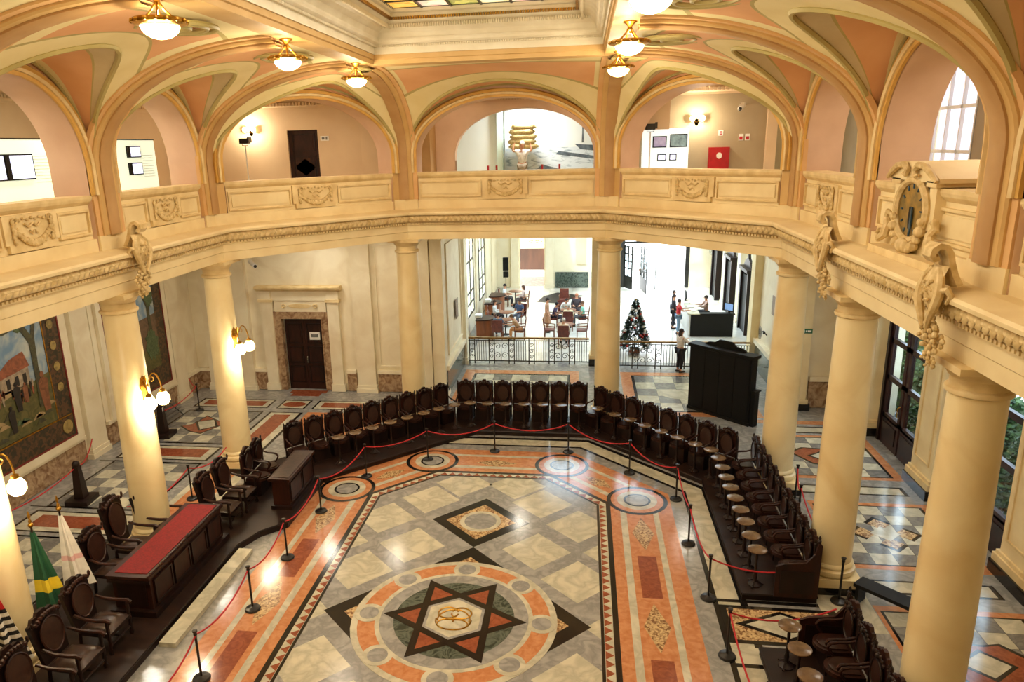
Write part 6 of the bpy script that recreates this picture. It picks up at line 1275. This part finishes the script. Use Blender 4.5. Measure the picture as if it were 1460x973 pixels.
def stand_light(x, y, top, lab):
    t = thing('stage_light', lab, 'lamp', (x,y,6.93)); obj('pole', MB().tube([(0,0,0),(0,0,top)], .022, 6), WHITEP, t); obj('foot', MB().lathe([(.2,0),(.2,.02),(.03,.04)], 12), BLACKM, t); obj('yoke', MB().tube([(-.1,0,top+.12),(-.1,0,top),(.1,0,top),(.1,0,top+.12)], .012, 5), BLACKM, t); obj('lamp_head', MB().b2(-.16,.14,-.1,.1,top+.06,top+.24), BLACKM, t, smooth=False)
    obj('barn_door', MB().b2(.14,.2,-.12,.12,top+.1,top+.28), BLACKM, t, smooth=False)
stand_light(-9.15, 24.7, 2.1, 'black stage light on a white pole left of the gallery door'); stand_light(4.4, 24.0, 2.15, 'black stage light on a slim pole before the video panel')
t = thing('display_stand', 'white backlit panel with four screens behind the right arch', 'panel', (4.95,24.55,6.93)); obj('lit_panel', MB().b2(-.75,.68,-.06,.06,.3,2.25), mat('white_lit_panel', (232,240,236), None, 1, .6, emit=(228,238,236), es=1.0), t, smooth=False); obj('base', MB().b2(-.75,.68,-.2,.2,0,.3), WHITEP, t, smooth=False)
for k, (x0, x1, z0, z1, l) in enumerate(((4.52,4.95,8.6,8.95,'upper left'),(5.05,5.58,8.6,9.0,'upper right and largest'),(4.68,4.95,8.2,8.4,'lower left'),(5.05,5.27,8.2,8.4,'lower right'))):
    s_ = thing('video_screen', l+' screen on the white gallery panel', 'screen', ((x0+x1)/2,24.46,(z0+z1)/2)); w_, h_ = (x1-x0)/2, (z1-z0)/2; obj('bezel', MB().b2(-w_,w_,-.02,.03,-h_,h_), BLACKW, s_, smooth=False); obj('display', MB().b2(-w_+.03,w_-.03,-.025,-.02,-h_+.03,h_-.03), (mat('violet_screen', (130,124,170), (200,200,226), 4, .3, emit=(140,136,180), es=.5) if k == 0 else mat('teal_screen', (150,180,186), (60,70,76), 5, .3, emit=(140,170,176), es=.4) if k == 1 else SCRN), s_, smooth=False)
t = thing('fire_hose_box', 'red fire hose box on the gallery wall', 'box', (6.68,25.3,8.2)); obj('cabinet', MB().b2(-.32,.32,-.16,0,-.36,.36), mat('signal_red', (176,20,28), (150,14,22), 3, .45), t, smooth=False); obj('door', MB().b2(-.29,.29,-.18,-.16,-.33,.33), MATS['signal_red'], t, smooth=False); obj('white_mark', MB().vprism(el(0,.1,.09,.1,10), .004, (0,-.18,0)), WHITEP, t, smooth=False)
def sign(nm, loc, rz, w_, h_, m, lab, mark=None, mm=None):
    t = thing(nm, lab, 'sign', loc, rz); obj('plate', MB().b2(-w_/2,w_/2,-.015,0,-h_/2,h_/2), m, t, smooth=False)
    for r in mark or []: obj('printed_mark', MB().b2(r[0],r[1],-.018,-.015,r[2],r[3]), mm, t, smooth=False)
    return t
sign('wall_sign', (6.72,25.3,9.0), 0, .15, .17, WHITEP, 'small white notice with red print above the red box', [(-.04,.04,.0,.05),(-.04,.04,-.05,-.02)], MATS['signal_red'])
sign('wall_sign', (7.35,25.3,8.85), 0, .14, .2, WHITEP, 'left one of two small red-marked notices', [(-.05,.05,-.08,.02)], MATS['signal_red']); sign('wall_sign', (7.55,25.3,8.85), 0, .14, .2, WHITEP, 'right one of two small red-marked notices', [(-.05,.05,-.08,.02)], MATS['signal_red'])
sign('wall_sign', (-6.5,25.3,9.2), 0, .3, .16, WHITEP, 'small white plate right of the gallery door', [(-.1,.0,-.04,.04),(.04,.1,-.05,.05)], GREYD)
sign('exit_sign', (9.62,24.29,2.72), 0, .34, .15, mat('exit_green', (10,96,60), None, 4, .5), 'small green exit sign on the far right pier', [(-.14,-.07,-.05,.05),(-.04,.0,-.03,.03),(.02,.13,-.03,.03)], WHITEP)
sign('info_plaque', (-2.44,27.4,2.75), PI/2, .5, .75, mat('bronze_plaque', (150,128,104), (120,100,80), 14, .5), 'brownish square plaque on the passage side wall'); sign('info_plaque', (9.3,27.3,2.9), -PI/2, .5, .7, MATS['bronze_plaque'], 'plaque on the passage wall behind the black cabinet')
def cctv(loc, rz, lab): t = thing('security_camera', lab, 'camera', loc, rz); t.scale = (1.5,1.5,1.5); obj('bracket', MB().tube([(0,0,.05),(0,-.12,.08)], .015, 6), WHITEP, t); obj('housing', MB().tube([(0,-.08,.06),(.06,-.36,-.03)], .055, 10), WHITEP, t); obj('lens', MB().ball((.065,-.37,-.035), .04, 8, 6), BLACKM, t)
cctv((-9.65,25.1,4.9), .6, 'white security camera on the far left wall'); cctv((7.4,25.3,9.75), -.6, 'small security camera on the right gallery wall')
t = thing('black_bench', 'low black bench behind the near right column', 'bench', (8.3,12.9,.004), -PI/4); obj('top', MB().b2(-.75,.75,-.18,.18,.38,.45), BLACKW, t, smooth=False)
for sx in (-1, 1): obj('side_board', MB().b2(sx*.68-.03,sx*.68+.03,-.16,.16,0,.38), BLACKW, t, smooth=False)
# port mural, sack carrier and sacks in the far gallery room
t = thing('photo_mural', 'huge pale photograph of a quay on the back wall', 'mural', (1.15,28.25,6.93)); MUR = mat('mural_print', (226,236,242), (140,160,174), 2.2, .6, stretch=(1,1,3.2), lo=.3, hi=.5, detail=8, dist=1.2, )
obj('print', MB().b2(-1.7,1.7,-.03,0,.6,3.6), MW, t, smooth=False); obj('quay_print', MB().b2(-1.68,1.68,-.034,-.03,.6,1.75), MUR, t, smooth=False)
INK = mat('mural_ink', (70,80,88), (110,122,130), 6, .7)
for pts in ([(-.5,1.0),(.9,.72),(.95,.8),(-.3,1.15)],[(.2,1.5),(1.6,1.3),(1.6,1.42),(.3,1.62)],[(.9,1.85),(1.6,1.8),(1.6,1.6),(1.1,1.66)],[(1.15,1.9),(1.22,1.9),(1.2,2.7),(1.17,2.7)],[(-1.3,.9),(-.8,.7),(-.7,.78),(-1.2,1.0)]): obj('ink_shape', MB().vprism(pts, .004, (0,-.035,0)), INK, t, smooth=False)
sc_ = person('life-size sack carrier figure in white shirt and khaki trousers', (.2,27.0,7.13), 0, 'stand', (238,236,228), (158,140,116), (220,220,220), short=True, h=1.06, reach='up'); tag(obj('low_pedestal', MB().b2(-.35,.75,26.6,27.5,6.925,7.12), WHITEP, smooth=False), 'low white pedestal under the sack carrier figure', 'pedestal')
SACK = mat('jute_sack', (206,188,136), (176,154,102), 30, .85, .2)
def sack(loc, w_, lab, rz=0, grp='jute sacks on the carrier'):
    b = MB(); n, m = 16, 8; rows = []
    for j in range(m+1):
        a = -PI/2+PI*j/m; rows.append([(w_*abs(cos(2*PI*k/n))**.5*math.copysign(1,cos(2*PI*k/n))*cos(a)**.5 if cos(a) > 1e-6 else 0, .3*abs(sin(2*PI*k/n))**.6*math.copysign(1,sin(2*PI*k/n))*(max(cos(a),0))**.5, .115*math.copysign(abs(sin(a))**.7, sin(a))) for k in range(n+1)])
    b.strip(rows)
    for sx in (-1, 1): b.ball((sx*w_*1.02,0,0), .05, 6, 5, (.7,2.4,1))
    o = obj('jute_sack', b, SACK, fix=True); o.location = loc; o.rotation_euler = (0,0,rz); tag(o, lab, 'sack', grp)
for k in range(5): sack((.2+.03*(-1)**k,27.28,8.74+.17*k), .5-.02*k, 'jute sack on the carrier, %s from the bottom' % ORD[k], .06*(-1)**k)
for k, (x, z) in enumerate(((2.15,7.03),(2.2,7.22),(2.1,7.41),(2.2,7.6),(2.12,7.79))): sack((x,27.0,z), .5, 'jute sack in the heap right of the carrier, %s from the bottom' % ORD[k], .1*k, 'jute sacks heaped at the right')
for k, x in enumerate((-.95,-.65,.95,1.55)):
    t = thing('red_bollard', 'small red barrier bollard before the mural, %s from the left' % ORD[k], 'bollard', (x,26.3,6.93)); obj('pole', MB().tube([(0,0,0),(0,0,1.2)], .035, 8), MATS['signal_red'], t); obj('foot', MB().lathe([(.14,0),(.14,.03),(.04,.05)], 12), BLACKM, t)
